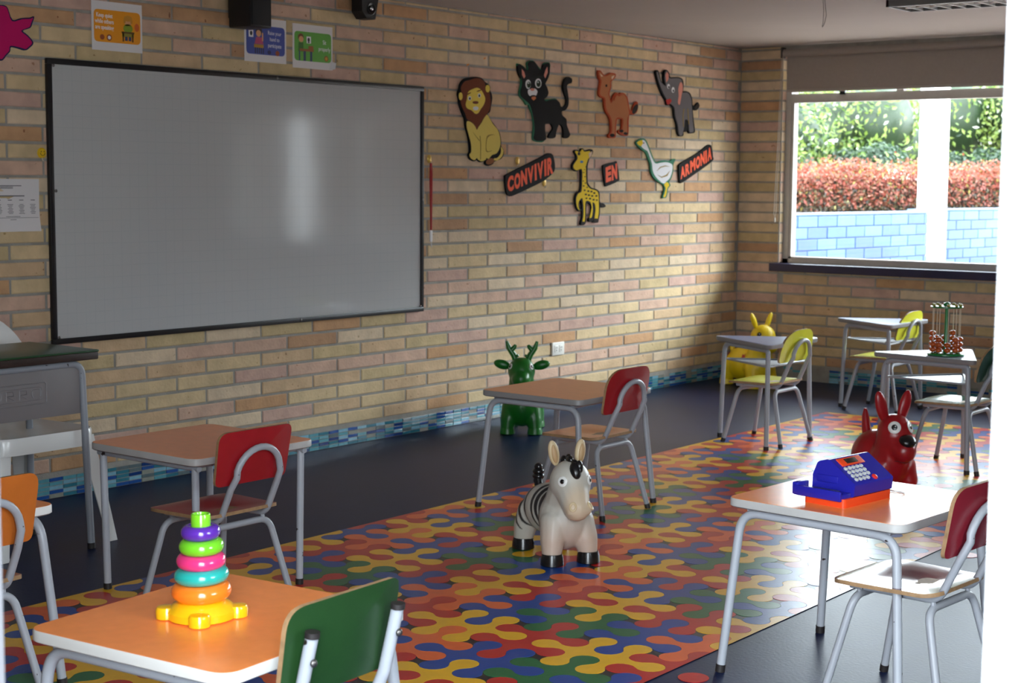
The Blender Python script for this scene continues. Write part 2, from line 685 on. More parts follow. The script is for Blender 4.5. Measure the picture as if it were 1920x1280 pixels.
r_ = random.Random(3)
SKIP_BOARD = (-5.80, -3.54, 0.74, 1.82)
cells = lay(wall_left, -7.4, 0.0, -2.343, (0, H), None, None, None, 300, None)
stuff = MB()
single = []
for c in cells:
    a, b, z0, z1 = c
    hid = a > SKIP_BOARD[0] and b < SKIP_BOARD[1] and z0 > SKIP_BOARD[2] and z1 < SKIP_BOARD[3]
    vis = b > -6.25
    single.append(((not hid) and vis and z1 - z0 > 0.06, -a, c))
single.sort(key=lambda t: (not t[0], -t[1]))
n_single = 0
for ok, _, (a, b, z0, z1) in single:
    mi = r_.choice(BW)
    dx = r_.uniform(-0.0015, 0.0015)
    y, z = (a + b) / 2, (z0 + z1) / 2
    if ok and n_single < 299:
        n_single += 1
        if b - a > BRICK * 0.75:
            me, sc = r_.choice(BM_FULL), (b - a - GAP) / (BRICK - GAP)
        else:
            me, sc = r_.choice(BM_HALF), (b - a - GAP) / (BRICK / 2 - GAP)
        o = link('brick', me, wall_left, (dx, y, z))
        o.scale = (1, sc, (z1 - z0 - GAP) / (COURSE - GAP))
        obj_mat(o, BRICKS[mi])
    else:
        vs, fs = brick_mesh('b', b - a, z1 - z0, r_.random())
        stuff.add(vs, fs, mi, Matrix.Translation((dx, y, z)))
tag(stuff.build('brick_courses', BRICKS, wall_left, False), kind='stuff')

stuff = MB()
n_b = 0
RB = Matrix.Rotation(-pi / 2, 4, 'Z')
regions = [(0.0, WX0, 0.0, H), (WX0, WX1, 0.0, WZ0 - 0.045), (WX1, XR, 0, H)]
for rx0, rx1, rz0, rz1 in regions:
    cs = lay(None, rx0, rx1, 0.37, (rz0, rz1), None, None, None, 0, 0)
    if rx1 == WX0:
        cs = [(rx0, rx1, z0, z1) for z0, z1 in sorted({(c[2], c[3]) for c in cs})]
    for a, b, z0, z1 in cs:
        mi = r_.choice(BW)
        x, z = (a + b) / 2, (z0 + z1) / 2
        dy = r_.uniform(-0.0015, 0.0015)
        if x < 2.3 and n_b < 250:
            n_b += 1
            if b - a > BRICK * 0.75:
                me, sc = r_.choice(BM_FULL), (b - a - GAP) / (BRICK - GAP)
            else:
                me, sc = r_.choice(BM_HALF), (b - a - GAP) / (BRICK / 2 - GAP)
            o = link('brick', me, wall_back, (x, dy, z), (0, 0, -pi / 2))
            o.scale = (1, sc, (z1 - z0 - GAP) / (COURSE - GAP))
            obj_mat(o, BRICKS[mi])
        else:
            vs, fs = brick_mesh('b', b - a, z1 - z0, r_.random())
            stuff.add(vs, fs, mi, Matrix.Translation((x, dy, z)) @ RB)
tag(stuff.build('brick_courses', BRICKS, wall_back, False), kind='stuff')

for y, z, s in ((-2.915, 2.075, 0.010), (-3.065, 2.03, 0.012)):
    MB().add([(0.0062, y - s, z - 0.004), (0.0062, y + s, z + 0.003), (0.0075, y + s * 0.8, z + 0.011), (0.0068, y - s, z + 0.006)], [(0, 1, 2, 3)]).build('tape_scrap', mat('orange_tape', (210, 130, 30), 0.5), wall_left, False)

# ---- glass mosaic skirting
MT = [mat('mosaic_' + n, c, 0.12, spec=0.6, var=0.1, vscale=40) for n, c in [
    ('aqua', (92, 156, 170)), ('teal', (54, 118, 136)), ('cobalt', (38, 82, 150)), ('sky', (126, 176, 196)), ('slate', (96, 112, 116)), ('stone', (142, 146, 136)), ('deep', (28, 60, 118))]]
MTW = [0, 0, 0, 1, 1, 1, 2, 2, 3, 3, 4, 5, 6]
TW, TH = 0.0715, 0.0172
base_left = struct('baseboard_left', MB().box((-0.002, -7.4, 0), (0.009, 0, 0.093)).box((-0.002, -7.4, 0.093), (0.005, 0, 0.112)), M_MORT)
base_back = struct('baseboard_back', MB().box((0, -0.009, 0), (XR, 0.002, 0.093)).box((0, -0.005, 0.093), (XR, 0.002, 0.112)), M_MORT)
me_tile = MB().cbox((0, -TW / 2 + 0.0012, -TH / 2 + 0.0011), (0.0045, TW / 2 - 0.0012, TH / 2 - 0.0011), 0.0008).mesh('mosaic_tile', MT[0], False)
st = MB()
nn = 0
y = -6.3
ys = []
while y < -0.05:
    ys.append(y)
    y += TW
for y in ys:
    for k in range(5):
        if r_.random() < 0.03:
            continue
        mi = r_.choice(MTW)
        loc = (0.008 + r_.uniform(-0.0006, 0.0006), y + r_.uniform(-0.001, 0.001), 0.0095 + k * (TH + 0.0008))
        if nn < 299:
            nn += 1
            o = link('mosaic_tile', me_tile, base_left, loc, (r_.uniform(-0.02, 0.02), 0, r_.uniform(-0.03, 0.03)))
            obj_mat(o, MT[mi])
        else:
            st.box((loc[0], loc[1] - TW / 2 + 0.0012, loc[2] - TH / 2 + 0.0011), (loc[0] + 0.0045, loc[1] + TW / 2 - 0.0012, loc[2] + TH / 2 - 0.0011), mi)
tag(st.build('mosaic_band', MT, base_left, False), kind='stuff')
st = MB()
x = 0.08
while x < XR - 0.1:
    for k in range(5):
        if r_.random() < (0.05 if 0.78 < x < 1.35 else (0.5 if 1.35 <= x < 1.9 else 0.86)):
            continue
        mi = r_.choice(MTW)
        zc = 0.0095 + k * (TH + 0.0008)
        st.box((x - TW / 2 + 0.0012, -0.0125, zc - TH / 2 + 0.0011), (x + TW / 2 - 0.0012, -0.008, zc + TH / 2 - 0.0011), mi)
    x += TW
tag(st.build('mosaic_band', MT, base_back, False), kind='stuff')

# ---- window in the back wall
sill = struct('trim_1', MB().cbox((0.300, -0.075, 0.766), (WX1 + 0.04, 0.10, 0.822), 0.004), M_SILL)
window_1 = struct('window_1', MB().box((WX0, 0.055, WZ0), (WX0 + 0.045, 0.11, WZ1)).box((WX1 - 0.045, 0.055, WZ0), (WX1, 0.11, WZ1))
                  .box((WX0, 0.055, WZ0), (WX1, 0.11, WZ0 + 0.03)).box((WX0, 0.055, WZ1 - 0.04), (WX1, 0.11, WZ1)), M_ALU)
TR0, TR1 = 1.945, 2.005
MB().box((WX0 + 0.045, 0.05, TR0), (WX1 - 0.045, 0.105, TR1)).build('transom_rail', M_ALU, window_1, False)
MB().box((WX0 + 0.047, 0.06, WZ0 + 0.03), (WX0 + 0.065, 0.10, TR0)).box((WX1 - 0.065, 0.06, WZ0 + 0.03), (WX1 - 0.047, 0.10, TR0)).box((WX0 + 0.047, 0.06, WZ0 + 0.031), (WX1 - 0.047, 0.10, WZ0 + 0.046)).build('sash', M_ALU, window_1, False)
MB().box((1.165, 0.055, TR1), (1.215, 0.105, WZ1 - 0.04)).build('mullion', M_ALU, window_1, False)
MB().cbox((0.755, 0.035, TR1 - 0.012), (0.795, 0.055, TR1 + 0.014), 0.003).cbox((0.765, 0.02, TR1 - 0.004), (0.80, 0.037, TR1 + 0.004), 0.002).build('latch', mat('black_metal', (28, 28, 30), 0.4, metal=0.6), window_1)
MB().box((WX0 + 0.06, 0.078, WZ0 + 0.045), (WX1 - 0.06, 0.082, TR0)).build('pane', M_GLASS, window_1, False)
MB().box((WX0 + 0.045, 0.078, TR1), (1.165, 0.082, WZ1 - 0.04)).build('pane', M_GLASS, window_1, False)
MB().box((1.215, 0.078, TR1), (WX1 - 0.045, 0.082, WZ1 - 0.04)).build('pane', M_GLASS, window_1, False)
for xm in (2.10, 3.80):
    MB().box((xm, 0.055, WZ0 + 0.03), (xm + 0.05, 0.108, TR0)).box((xm, 0.055, TR1), (xm + 0.05, 0.105, WZ1 - 0.04)).build('mullion', M_ALU, window_1, False)
fill_window = struct('fill_window', MB().box((XR + 0.05, -8.0, 0.92), (XR + 0.10, -7.96, 2.08)).box((XR + 0.05, -7.14, 0.92), (XR + 0.10, -7.1, 2.08)).box((XR + 0.05, -7.96, 0.92), (XR + 0.10, -7.14, 0.96))
                  .box((XR + 0.05, -7.96, 2.04), (XR + 0.10, -7.14, 2.08)), M_ALU)  # out-of-view window added to throw fill light on the near desks
MB().box((XR + 0.073, -7.96, 0.96), (XR + 0.077, -7.14, 2.04)).build('pane', M_GLASS, fill_window, False)
# brick ends lining the left reveal and the white outer reveal
rv = MB()
k = 11
while WALLZ + COURSE * k < WZ1:
    z0 = WALLZ + COURSE * k
    rv.cbox((WX0 - 0.004, 0.004, max(z0, WZ0) + 0.005), (WX0 + 0.004, 0.054, z0 + COURSE - 0.006), 0.002, r_.choice(BW))
    k += 1
tag(rv.build('reveal_bricks', BRICKS, wall_back, False), kind='stuff')
MB().box((WX0 - 0.002, 0.111, WZ0 - 0.02), (WX0 + 0.004, 0.235, WZ1)).build('outer_reveal', M_WHITE, wall_back, False)

# ---- roller blind, raised
blind = thing('roller_blind', 'beige roller blind pulled a little way down the corner window', 'blind', (0.36, -0.03, 2.285))
mb_ = mat('blind_fabric', (164, 154, 146), 0.85, var=0.03, vscale=60, bump=0.1, bscale=400)
MB().tube([(0.0, 0, 0), (2.52, 0, 0)], 0.026, 16).build('roller', mb_, blind)
MB().box((0.012, 0.024, -0.255), (2.51, 0.0265, 0.0)).build('fabric', mb_, blind, False)
MB().cbox((0.012, 0.019, -0.270), (2.51, 0.031, -0.250), 0.003).build('bottom_bar', mat('blind_bar', (176, 168, 160), 0.5), blind)
MB().cbox((-0.014, -0.03, -0.035), (-0.002, 0.03, 0.04), 0.003).build('bracket', mat('blind_bracket', (70, 66, 64), 0.5), blind)
chain = MB()
chain.tube(fillet([(-0.006, -0.026, 0.0), (-0.016, -0.03, -0.5), (-0.035, -0.034, -1.12), (-0.028, -0.034, -1.145), (-0.020, -0.034, -1.12), (-0.004, -0.03, -0.5), (0.004, -0.026, 0.0)], 0.01), 0.0022, 6)
chain.build('pull_chain', mat('chain_plastic', (190, 184, 172), 0.5), blind)
MB().lathe([(0.004, 0), (0.007, 0.004), (0.007, 0.03), (0.003, 0.034)], 12, M=Matrix.Translation((-0.028, -0.034, -1.175))).build('chain_weight', mat('chain_plastic', (190, 184, 172), 0.5), blind)

b2 = thing('roller_blind', 'second beige roller blind, hidden beyond the white door frame', 'blind', (2.92, -0.03, 2.285))
MB().tube([(0.0, 0, 0), (2.44, 0, 0)], 0.026, 16).build('roller', mb_, b2)
MB().box((0.012, 0.024, -0.255), (2.43, 0.0265, 0.0)).build('fabric', mb_, b2, False)
MB().cbox((0.012, 0.019, -0.270), (2.43, 0.031, -0.250), 0.003).build('bottom_bar', mat('blind_bar', (176, 168, 160), 0.5), b2)

# ---- doorway the photograph is taken through
trim_r = struct('trim_2', MB().cbox((DX1, -9.1, -0.001), (DX1 + 0.30, -8.95, 2.12), 0.004), M_WHITE)
trim_l = struct('trim_3', MB().cbox((DX0 - 0.07, -9.1, -0.001), (DX0, -8.95, 2.12), 0.003), M_JAMB_SHADE)  # the inner jamb's shade is put into this grey colour
M_BRASS = mat('old_brass', (122, 100, 62), 0.45, metal=0.8, var=0.25, vscale=60)
sp = MB().cbox((DX0 - 0.001, -9.03, 0.87), (DX0 + 0.004, -8.985, 1.0), 0.0015)
sp.ell((DX0 + 0.004, -9.007, 0.985), (0.003, 0.006, 0.006), 10, 6).ell((DX0 + 0.004, -9.007, 0.885), (0.003, 0.006, 0.006), 10, 6)
sp.cbox((DX0 + 0.002, -9.02, 0.915), (DX0 + 0.013, -8.985, 0.955), 0.002)
sp.build('strike_plate', M_BRASS, trim_l)

# ------------------------------------------------------------------ classroom furniture
CH = (34, 0.73, (46, 32, 28))
M_TUBE = mat('grey_tube_paint', (152, 155, 162), 0.38, var=0.04, vscale=10, chips=CH)
M_TUBED = mat('worn_tube_paint', (164, 168, 176), 0.36, var=0.04, vscale=10, chips=(26, 0.69, (40, 28, 26)))
M_FOOT = mat('black_rubber', (30, 24, 24), 0.6)
M_EDGE = mat('pvc_edge_grey', (176, 174, 172), 0.45, var=0.05, vscale=14)
M_ORANGE = mat('orange_laminate', (250, 146, 76), 0.22, spec=0.4, var=0.04, vscale=30, bump=0.05, bscale=300)
M_ORANGE2 = mat('faded_orange_laminate', (246, 160, 106), 0.3, spec=0.35, var=0.05, vscale=24, bump=0.05, bscale=300)
M_WOODO = mat('orange_wood_laminate', (236, 158, 108), 0.3, spec=0.35, var=0.08, vscale=14, stretch=(1, 6, 1))
M_BLUEL = mat('pale_blue_laminate', (160, 172, 208), 0.2, spec=0.6, var=0.03, vscale=20)
M_SHELF = mat('pale_grey_sheet_metal', (186, 190, 196), 0.25, metal=0.2)
M_BOLT = mat('bolt_steel', (110, 106, 104), 0.35, metal=0.9)
CORE = mat('plywood_edge', (150, 118, 84), 0.6, var=0.2, vscale=60)


def leg_foot(mb, p, d, r=0.0125):
    d = Vector(d).normalized()
    p = Vector(p)
    mb.tube([p, p + d * 0.022], r + 0.0015, 12)


def desk(label, loc, rz, top_mat, edge_mat, tube_mat, group=None, h=0.505, a=0.27, b=0.27, straight=False):
    t = thing('school_desk', label, 'desk', (*loc, 0), rz, group)
    sq = lambda i: rpoly([(-a + i, -b + i), (a - i, -b + i), (a - i, b - i), (-a + i, b - i)], 0.045 - i, 6)
    MB().prism(sq(0.0022), h - 0.006, h).build('laminate_top', top_mat, t)
    e = MB()
    P0, P1 = sq(0), sq(0.003)
    n = len(P0)
    prof = [(0.006, -0.026), (0.0, -0.022), (0.0, -0.004), (0.0022, -0.0005), (0.004, -0.001)]
    rings = [[(x, y, h + dz) for x, y in sq(i)] for i, dz in prof]
    vs = [p for r in rings for p in r]
    fs = []
    for q in range(len(prof) - 1):
        fs += [(q * n + i, q * n + (i + 1) % n, (q + 1) * n + (i + 1) % n, (q + 1) * n + i) for i in range(n)]
    fs.append(tuple(range(n - 1, -1, -1)))
    e.add(vs, fs).build('edge_band', edge_mat, t)
    zt = h - 0.042
    for s in (-1, 1):
        y0, y1 = s * (b - 0.035), s * (b + 0.0)
        x0, x1 = a - 0.03, a + 0.005
        if straight:
            x0, x1, y1 = a - 0.04, a - 0.045, s * (b - 0.04)
            MB().tube([(-a + 0.02, y0, zt + 0.006), (a - 0.02, y0, zt + 0.006)], 0.0105, 10).build('front_rail', tube_mat, t)
            for sx in (-1, 1):
                MB().tube([(sx * x1, y1, 0.0), (sx * x0, y0, zt + 0.004)], 0.0125, 12).build('leg', tube_mat, t)
        else:
            P = fillet([(-x1, y1, 0.0), (-x0 + 0.004, y0, zt), (x0 - 0.004, y0, zt), (x1, y1, 0.0)], 0.065, 8)
            MB().tube(P, 0.0125, 12).build('leg_frame', tube_mat, t)
        for sx in (-1, 1):
            o = MB()
            leg_foot(o, (sx * x1, y1, 0), (sx * (x0 - x1), y0 - y1, zt))
            o.build('foot_cap', M_FOOT, t)
    for sx in (-1, 1):
        MB().tube([(sx * (a - 0.06), -(b - 0.035), zt + 0.008), (sx * (a - 0.06), b - 0.035, zt + 0.008)], 0.0085, 8).build('side_rail', tube_mat, t)
    return t


G_DESK = None
desk('square desk with shiny orange top carrying the ring stacking toy', (3.368, -7.905), radians(5), M_ORANGE, mat('edge_white', (214, 212, 208), 0.45), M_TUBED, a=0.268, b=0.275)
desk('square salmon-orange desk with a red-backed chair in front of the whiteboard', (1.665, -6.475), 0, M_ORANGE2, M_EDGE, M_TUBED, a=0.272, b=0.268, straight=True)
desk('square wood-orange desk hiding the green deer toy behind it', (1.805, -4.565), 0, M_WOODO, mat('edge_dark_grey', (132, 130, 130), 0.45), M_TUBE, a=0.262, b=0.275)
desk('square desk with glossy glaring top holding the blue toy cash register', (3.815, -5.925), radians(-4), M_ORANGE, M_EDGE, M_TUBED, a=0.275, b=0.272)
desk('orange-topped desk mostly cut off by the left door jamb', (1.905, -7.70), 0, M_ORANGE, mat('edge_white', (214, 212, 208), 0.45), M_TUBED)


def tri_desk(label, loc, rot, group=None, h=0.555, top=None):
    """triangular desk; local corners at 180, 300 and 60 degrees"""
    t = thing('triangular_desk', label, 'desk', (*loc, 0), rot, group)
    R = 0.335
    cor = lambda q: [(q * cos(radians(d)), q * sin(radians(d))) for d in (180, 300, 60)]
    MB().prism(rpoly(cor(R - 0.004), 0.03), h - 0.005, h).build('laminate_top', top or M_BLUEL, t)
    P = rpoly(cor(R), 0.03)
    n = len(P)
    P2 = rpoly(cor(R - 0.006), 0.03)
    e = MB().add([(x, y, h - 0.024) for x, y in P2] + [(x, y, h - 0.018) for x, y in P] + [(x, y, h - 0.003) for x, y in P] + [(x, y, h - 0.0006) for x, y in P2],
                 [(q * n + i, q * n + (i + 1) % n, (q + 1) * n + (i + 1) % n, (q + 1) * n + i) for q in range(3) for i in range(n)] + [tuple(range(n - 1, -1, -1))])
    e.build('edge_band', mat('edge_dark_grey', (132, 130, 130), 0.45), t)
    c = cor(R - 0.075)
    f = cor(R - 0.055)
    zt = h - 0.036
    A, B_, C_ = c
    fa, fb, fc = f
    MB().tube(fillet([(*fa, 0), (*A, zt), (*B_, zt), (*fb, 0)], [0.06, 0.02], 8), 0.0125, 12).build('leg_frame', M_TUBE, t)
    mid = ((A[0] + B_[0]) / 2, (A[1] + B_[1]) / 2)
    MB().tube(fillet([(*fc, 0), (*C_, zt), (*mid, zt)], 0.05, 8), 0.0125, 12).build('leg', M_TUBE, t)
    for p in f:
        o = MB()
        leg_foot(o, (*p, 0), (0, 0, 1))
        o.build('foot_cap', M_FOOT, t)
    zs = h - 0.125
    S = cor(R - 0.082)
    sh = MB().prism(rpoly(S, 0.02), zs - 0.0015, zs).build('shelf', M_SHELF, t, False)
    MB().tube([(*p, zs + 0.003) for p in rpoly(cor(R - 0.080), 0.02)], 0.005, 8, closed=True).build('shelf_rim', M_TUBE, t)
    return t


tri_desk('triangular blue-grey desk in front of the yellow hopping animal', (1.65, -2.535), 0)
tri_desk('triangular desk beneath the corner window, farthest from the door', (1.625, -1.02), 0)
tri_desk('triangular desk carrying the bead counting toy', (2.640, -2.60), radians(24), top=mat('white_blue_laminate', (196, 202, 218), 0.14, spec=0.6))


# ---- chairs: local +x is forward; seat centre at the origin
def chair(label, loc, rz, seat_mat, back_mat, tube_mat, round_back=0.075, sz=0.335, edge=None, arch=True, pz=(0.100, 0.288), w=0.160):
    t = thing('school_chair', label, 'chair', (*loc, 0), rz)
    # seat: dished rounded plywood
    out = rpoly([(0.170, -0.168), (0.170, 0.168), (-0.150, 0.150), (-0.150, -0.150)], [0.085, 0.085, 0.05, 0.05], 6)
    nr = 5
    for mi, (nm, m, z0, dz) in enumerate((('seat', seat_mat, sz, 0.0),)):
        vs, fs = [], []
        n = len(out)
        def zz(x, y):
            return sz - 0.010 * math.exp(-((x + 0.02) ** 2 + y * y) / 0.009) - (0.010 * max(0, (x - 0.10) / 0.07) ** 2) + 0.006 * max(0, (-x - 0.08) / 0.06) ** 2
        for q in range(nr):
            k = 1 - q / nr
            vs += [(x * k, y * k, zz(x * k, y * k)) for x, y in out]
        vs.append((0, 0, zz(0, 0)))
        for q in range(nr - 1):
            fs += [(q * n + i, q * n + (i + 1) % n, (q + 1) * n + (i + 1) % n, (q + 1) * n + i) for i in range(n)]
        fs += [((nr - 1) * n + i, (nr - 1) * n + (i + 1) % n, nr * n) for i in range(n)]
        s = MB().add(vs, fs)
        o = len(s.v)
        s.add([(x, y, zz(x, y) - 0.011) for x, y in out], [tuple(range(n - 1, -1, -1))], 1)
        s.f += [(i, o + i, o + (i + 1) % n, (i + 1) % n) for i in range(n)]
        s.m += [1] * n
        s.build('seat', [seat_mat, edge or CORE], t)
    # backrest: curved panel
    z0, z1 = sz + pz[0], sz + pz[1]
    pan = rpoly([(-w + 0.006, z0), (w - 0.006, z0), (w, z1), (-w, z1)], [0.022, 0.022, round_back, round_back], 7, 0.85 if round_back > 0.12 else 0.49)
    def bx(y, z):
        return -0.178 - 0.19 * (z - z0) + 0.7 * y * y
    b = MB()
    n = len(pan)
    vs, fs = [], []
    for side, off in ((0, 0.0055), (1, -0.0055)):
        for q in range(nr):
            k = 1 - q / nr
            zc = (z0 + z1) / 2
            for y, z in pan:
                yy, zz_ = y * k, zc + (z - zc) * k
                vs.append((bx(yy, zz_) + off, yy, zz_))
        vs.append((bx(0, (z0 + z1) / 2) + off, 0, (z0 + z1) / 2))
    L = nr * n + 1
    mi = []
    for side in (0, 1):
        o = side * L
        for q in range(nr - 1):
            for i in range(n):
                f = (o + q * n + i, o + q * n + (i + 1) % n, o + (q + 1) * n + (i + 1) % n, o + (q + 1) * n + i)
                fs.append(f if side == 0 else f[::-1])
                mi.append(0)
        for i in range(n):
            f = (o + (nr - 1) * n + i, o + (nr - 1) * n + (i + 1) % n, o + nr * n)
            fs.append(f if side == 0 else f[::-1])
            mi.append(0)
    for i in range(n):
        fs.append((i, L + i, L + (i + 1) % n, (i + 1) % n))
        mi.append(1)
    b.v, b.f, b.m = vs, fs, mi
    back = b.build('backrest', [back_mat, edge or CORE], t)
    zs = sz - 0.024
    xb = lambda z: -0.178 - 0.19 * (z - z0) - 0.018
    if arch:
        P = [(0.125, 0.098, zs), (-0.13, 0.098, zs), (xb(z0) + 0.012, 0.098, z0 - 0.01), (xb(z1 - 0.12), 0.092, z1 - 0.145)]
        left = fillet(P, [0.055, 0.03], 7)
        zc, R = z1 - 0.145, 0.092
        mid = [Vector((xb(zc + R * 0.95 * sin(a)), R * cos(a), zc + R * 0.95 * sin(a))) for a in [pi * k / 14 for k in range(1, 14)]]
        right = [Vector((p.x, -p.y, p.z)) for p in left][::-1]
        MB().tube(left + mid + right, 0.011, 12).build('side_frame', tube_mat, t)
        for s in (-1, 1):
            MB().ell((xb(zc) - 0.010, s * 0.092, zc + 0.01), (0.005, 0.006, 0.006), 10, 6).build('bolt', M_BOLT, t)
    else:
        for s in (-1, 1):
            P = fillet([(0.125, s * 0.122, zs), (-0.13, s * 0.122, zs), (xb(z0) + 0.008, s * 0.122, z0), (xb(z1 - 0.05), s * 0.122, z1 - 0.055)], [0.055, 0.03], 7)
            p = MB().tube(P, 0.0125, 12).build('side_frame', tube_mat, t)
            MB().tube([(xb(z1 - 0.05), s * 0.122, z1 - 0.058), (xb(z1 - 0.045), s * 0.122, z1 - 0.047)], 0.0142, 12).build('end_cap', M_FOOT, p)
            MB().ell((xb(z1 - 0.1) - 0.013, s * 0.122, z1 - 0.105), (0.006, 0.008, 0.008), 10, 6).build('bolt', M_BOLT, t)
    zl = zs - 0.022
    for nm, xt, xf in (('front_leg_frame', 0.10, 0.165), ('rear_leg_frame', -0.115, -0.185)):
        P = fillet([(xf, 0.17, 0.0), (xt, 0.125, zl), (xt, -0.125, zl), (xf, -0.17, 0.0)], 0.05, 8)
        MB().tube(P, 0.011, 12).build(nm, tube_mat, t)
        for s in (-1, 1):
            o = MB()
            leg_foot(o, (xf, s * 0.17, 0), (xt - xf, -s * 0.045, zl), 0.011)
            o.build('foot_cap', M_FOOT, t)
    for s in (-1, 1):
        for xx in (0.10, -0.115):
            MB().tube([(xx, s * 0.098, zl + 0.004), (xx, s * 0.098, zs)], 0.007, 8).build('weld_tab', tube_mat, t)
    return t


M_RED = mat('red_laminate', (150, 26, 34), 0.3, var=0.05, vscale=20)
M_DRED = mat('dark_red_laminate', (126, 32, 44), 0.25, var=0.05, vscale=20)
M_YEL = mat('lime_yellow_laminate', (206, 206, 64), 0.2, var=0.04, vscale=20)
M_GRN = mat('green_laminate', (28, 60, 26), 0.4, var=0.06, vscale=30, bump=0.05, bscale=300)
M_ORL = mat('orange_back_laminate', (190, 104, 40), 0.3, var=0.06, vscale=20)
chair('green-backed chair with chipped posts at the ring toy desk', (3.525, -7.925), pi + radians(3), M_GRN, M_GRN, M_TUBED, 0.045, arch=False)
chair('red chair with red seat and squarish red backrest, at the salmon-orange desk', (1.885, -6.615), pi, M_RED, M_RED, M_TUBE, 0.035, pz=(0.098, 0.272), w=0.155)
chair('red-backed chair with a wood-orange seat, beside the zebra toy', (1.935, -4.575), pi, M_WOODO, M_RED, M_TUBE, 0.11)
chair('dark red-backed chair with a glaring white seat, cut by the white door frame', (4.03, -6.055), pi - radians(4), mat('dark_red_seat', (120, 52, 56), 0.13, spec=0.6), M_DRED, M_TUBE, 0.05)
chair('yellow chair tucked under the blue-grey triangular desk', (1.635, -2.505), pi, M_YEL, M_YEL, M_TUBE, 0.148, pz=(0.112, 0.284), w=0.178)
chair('yellow chair at the desk beneath the corner window', (1.585, -0.96), pi, M_YEL, M_YEL, M_TUBE, 0.148, pz=(0.112, 0.284), w=0.178)
chair('chair with dark green rounded back at the bead toy desk', (2.735, -2.60), pi, mat('green_seat', (60, 104, 76), 0.13, spec=0.6), mat('dark_green_laminate', (22, 62, 42), 0.3), M_TUBE, 0.148, pz=(0.112, 0.284), w=0.178)
chair('orange-backed chair at the left edge, half hidden by the door jamb', (2.06, -7.705), pi, M_ORL, M_ORL, M_TUBED, 0.045)

# ---- teacher's desk with green top
td = thing('tall_desk', 'tall desk with dark green top and grey panel, below the whiteboard corner', 'desk', (0.72, -6.665, 0))
M_DGT = mat('dark_green_top', (36, 70, 44), 0.28, var=0.06, vscale=20)
MB().cbox((-0.215, -0.33, 0.744), (0.215, 0.33, 0.752), 0.003).build('top', M_DGT, td)
MB().cbox((-0.213, -0.328, 0.716), (0.213, 0.328, 0.7445), 0.004).build('top_core', mat('dark_brown_edge', (44, 30, 26), 0.5, var=0.2, vscale=40), td)
M_TDT = mat('desk_tube_grey', (140, 144, 152), 0.4, chips=(44, 0.70, (48, 40, 40)))
for s in (-1, 1):
    MB().tube(fillet([(s * 0.185, -0.30, 0), (s * 0.165, -0.285, 0.70), (s * 0.165, 0.285, 0.70), (s * 0.185, 0.30, 0)], 0.05, 8), 0.0135, 12).build('leg_frame', M_TDT, td)
    for q in (-1, 1):
        o = MB()
        leg_foot(o, (s * 0.185, q * 0.30, 0), (-s * 0.02, -q * 0.015, 0.7), 0.0135)
        o.build('foot_cap', M_FOOT, td)
pn = MB().cbox((0.166, -0.272, 0.515), (0.171, 0.272, 0.69), 0.001).build('modesty_panel', mat('grey_sheet_panel', (128, 124, 126), 0.4, metal=0.15), td)
em = MB()
rr = rpoly([(-0.125, 0.57), (0.125, 0.57), (0.125, 0.645), (-0.125, 0.645)], 0.012, 4)
em.tube([(0.171, y, z) for y, z in rr], 0.0025, 8, closed=True)
rr = rpoly([(-0.105, 0.584), (0.105, 0.584), (0.105, 0.631), (-0.105, 0.631)], 0.010, 4)
em.tube([(0.171, y, z) for y, z in rr], 0.0018, 8, closed=True)
for i, (kind) in enumerate('ORBC'):
    y0 = -0.083 + i * 0.055
    if kind in 'OC':
        P = rpoly([(y0 - 0.018, 0.592), (y0 + 0.018, 0.592), (y0 + 0.018, 0.623), (y0 - 0.018, 0.623)], 0.012, 3)
        em.tube([(0.171, y, z) for y, z in (P if kind == 'O' else P[6:] + P[:3])], 0.0022, 6, closed=(kind == 'O'))
    else:
        em.tube([(0.171, y0 - 0.016, 0.592), (0.171, y0 - 0.016, 0.623), (0.171, y0 + 0.012, 0.623), (0.171, y0 + 0.014, 0.608), (0.171, y0 - 0.014, 0.608), (0.171, y0 + 0.016, 0.592)], 0.0022, 6)
em.build('embossed_emblem', mat('grey_sheet_panel', (128, 124, 126), 0.4, metal=0.15), pn)

# ---- white one-piece plastic chair behind it
pc = thing('plastic_chair', 'white moulded plastic chair behind the tall green-topped desk', 'chair', (0.57, -6.475, 0))
M_PLA = mat('white_plastic', (226, 226, 224), 0.25, spec=0.6)
seat = MB()
out = rpoly([(0.25, -0.235), (0.25, 0.235), (-0.19, 0.20), (-0.19, -0.20)], [0.10, 0.10, 0.07, 0.07], 7)
n = len(out)
rings = [(1.0, 0.375), (1.0, 0.430), (0.985, 0.438), (0.93, 0.437), (0.75, 0.428), (0.45, 0.420), (0.15, 0.418)]
vs = [(x * k, y * k, z) for k, z in rings for x, y in out]
fs = [(q * n + i, q * n + (i + 1) % n, (q + 1) * n + (i + 1) % n, (q + 1) * n + i) for q in range(len(rings) - 1) for i in range(n)]
fs.append(tuple((len(rings) - 1) * n + i for i in range(n)))
seat.add(vs, fs)
vs2 = [(x * k, y * k, z) for k, z in [(0.975, 0.375), (0.975, 0.425), (0.5, 0.412)] for x, y in out]
seat.add(vs2, [(q * n + (i + 1) % n, q * n + i, (q + 1) * n + i, (q + 1) * n + (i + 1) % n) for q in range(2) for i in range(n)] + [tuple(2 * n + i for i in range(n))[::-1]])
seat.build('seat', M_PLA, pc)
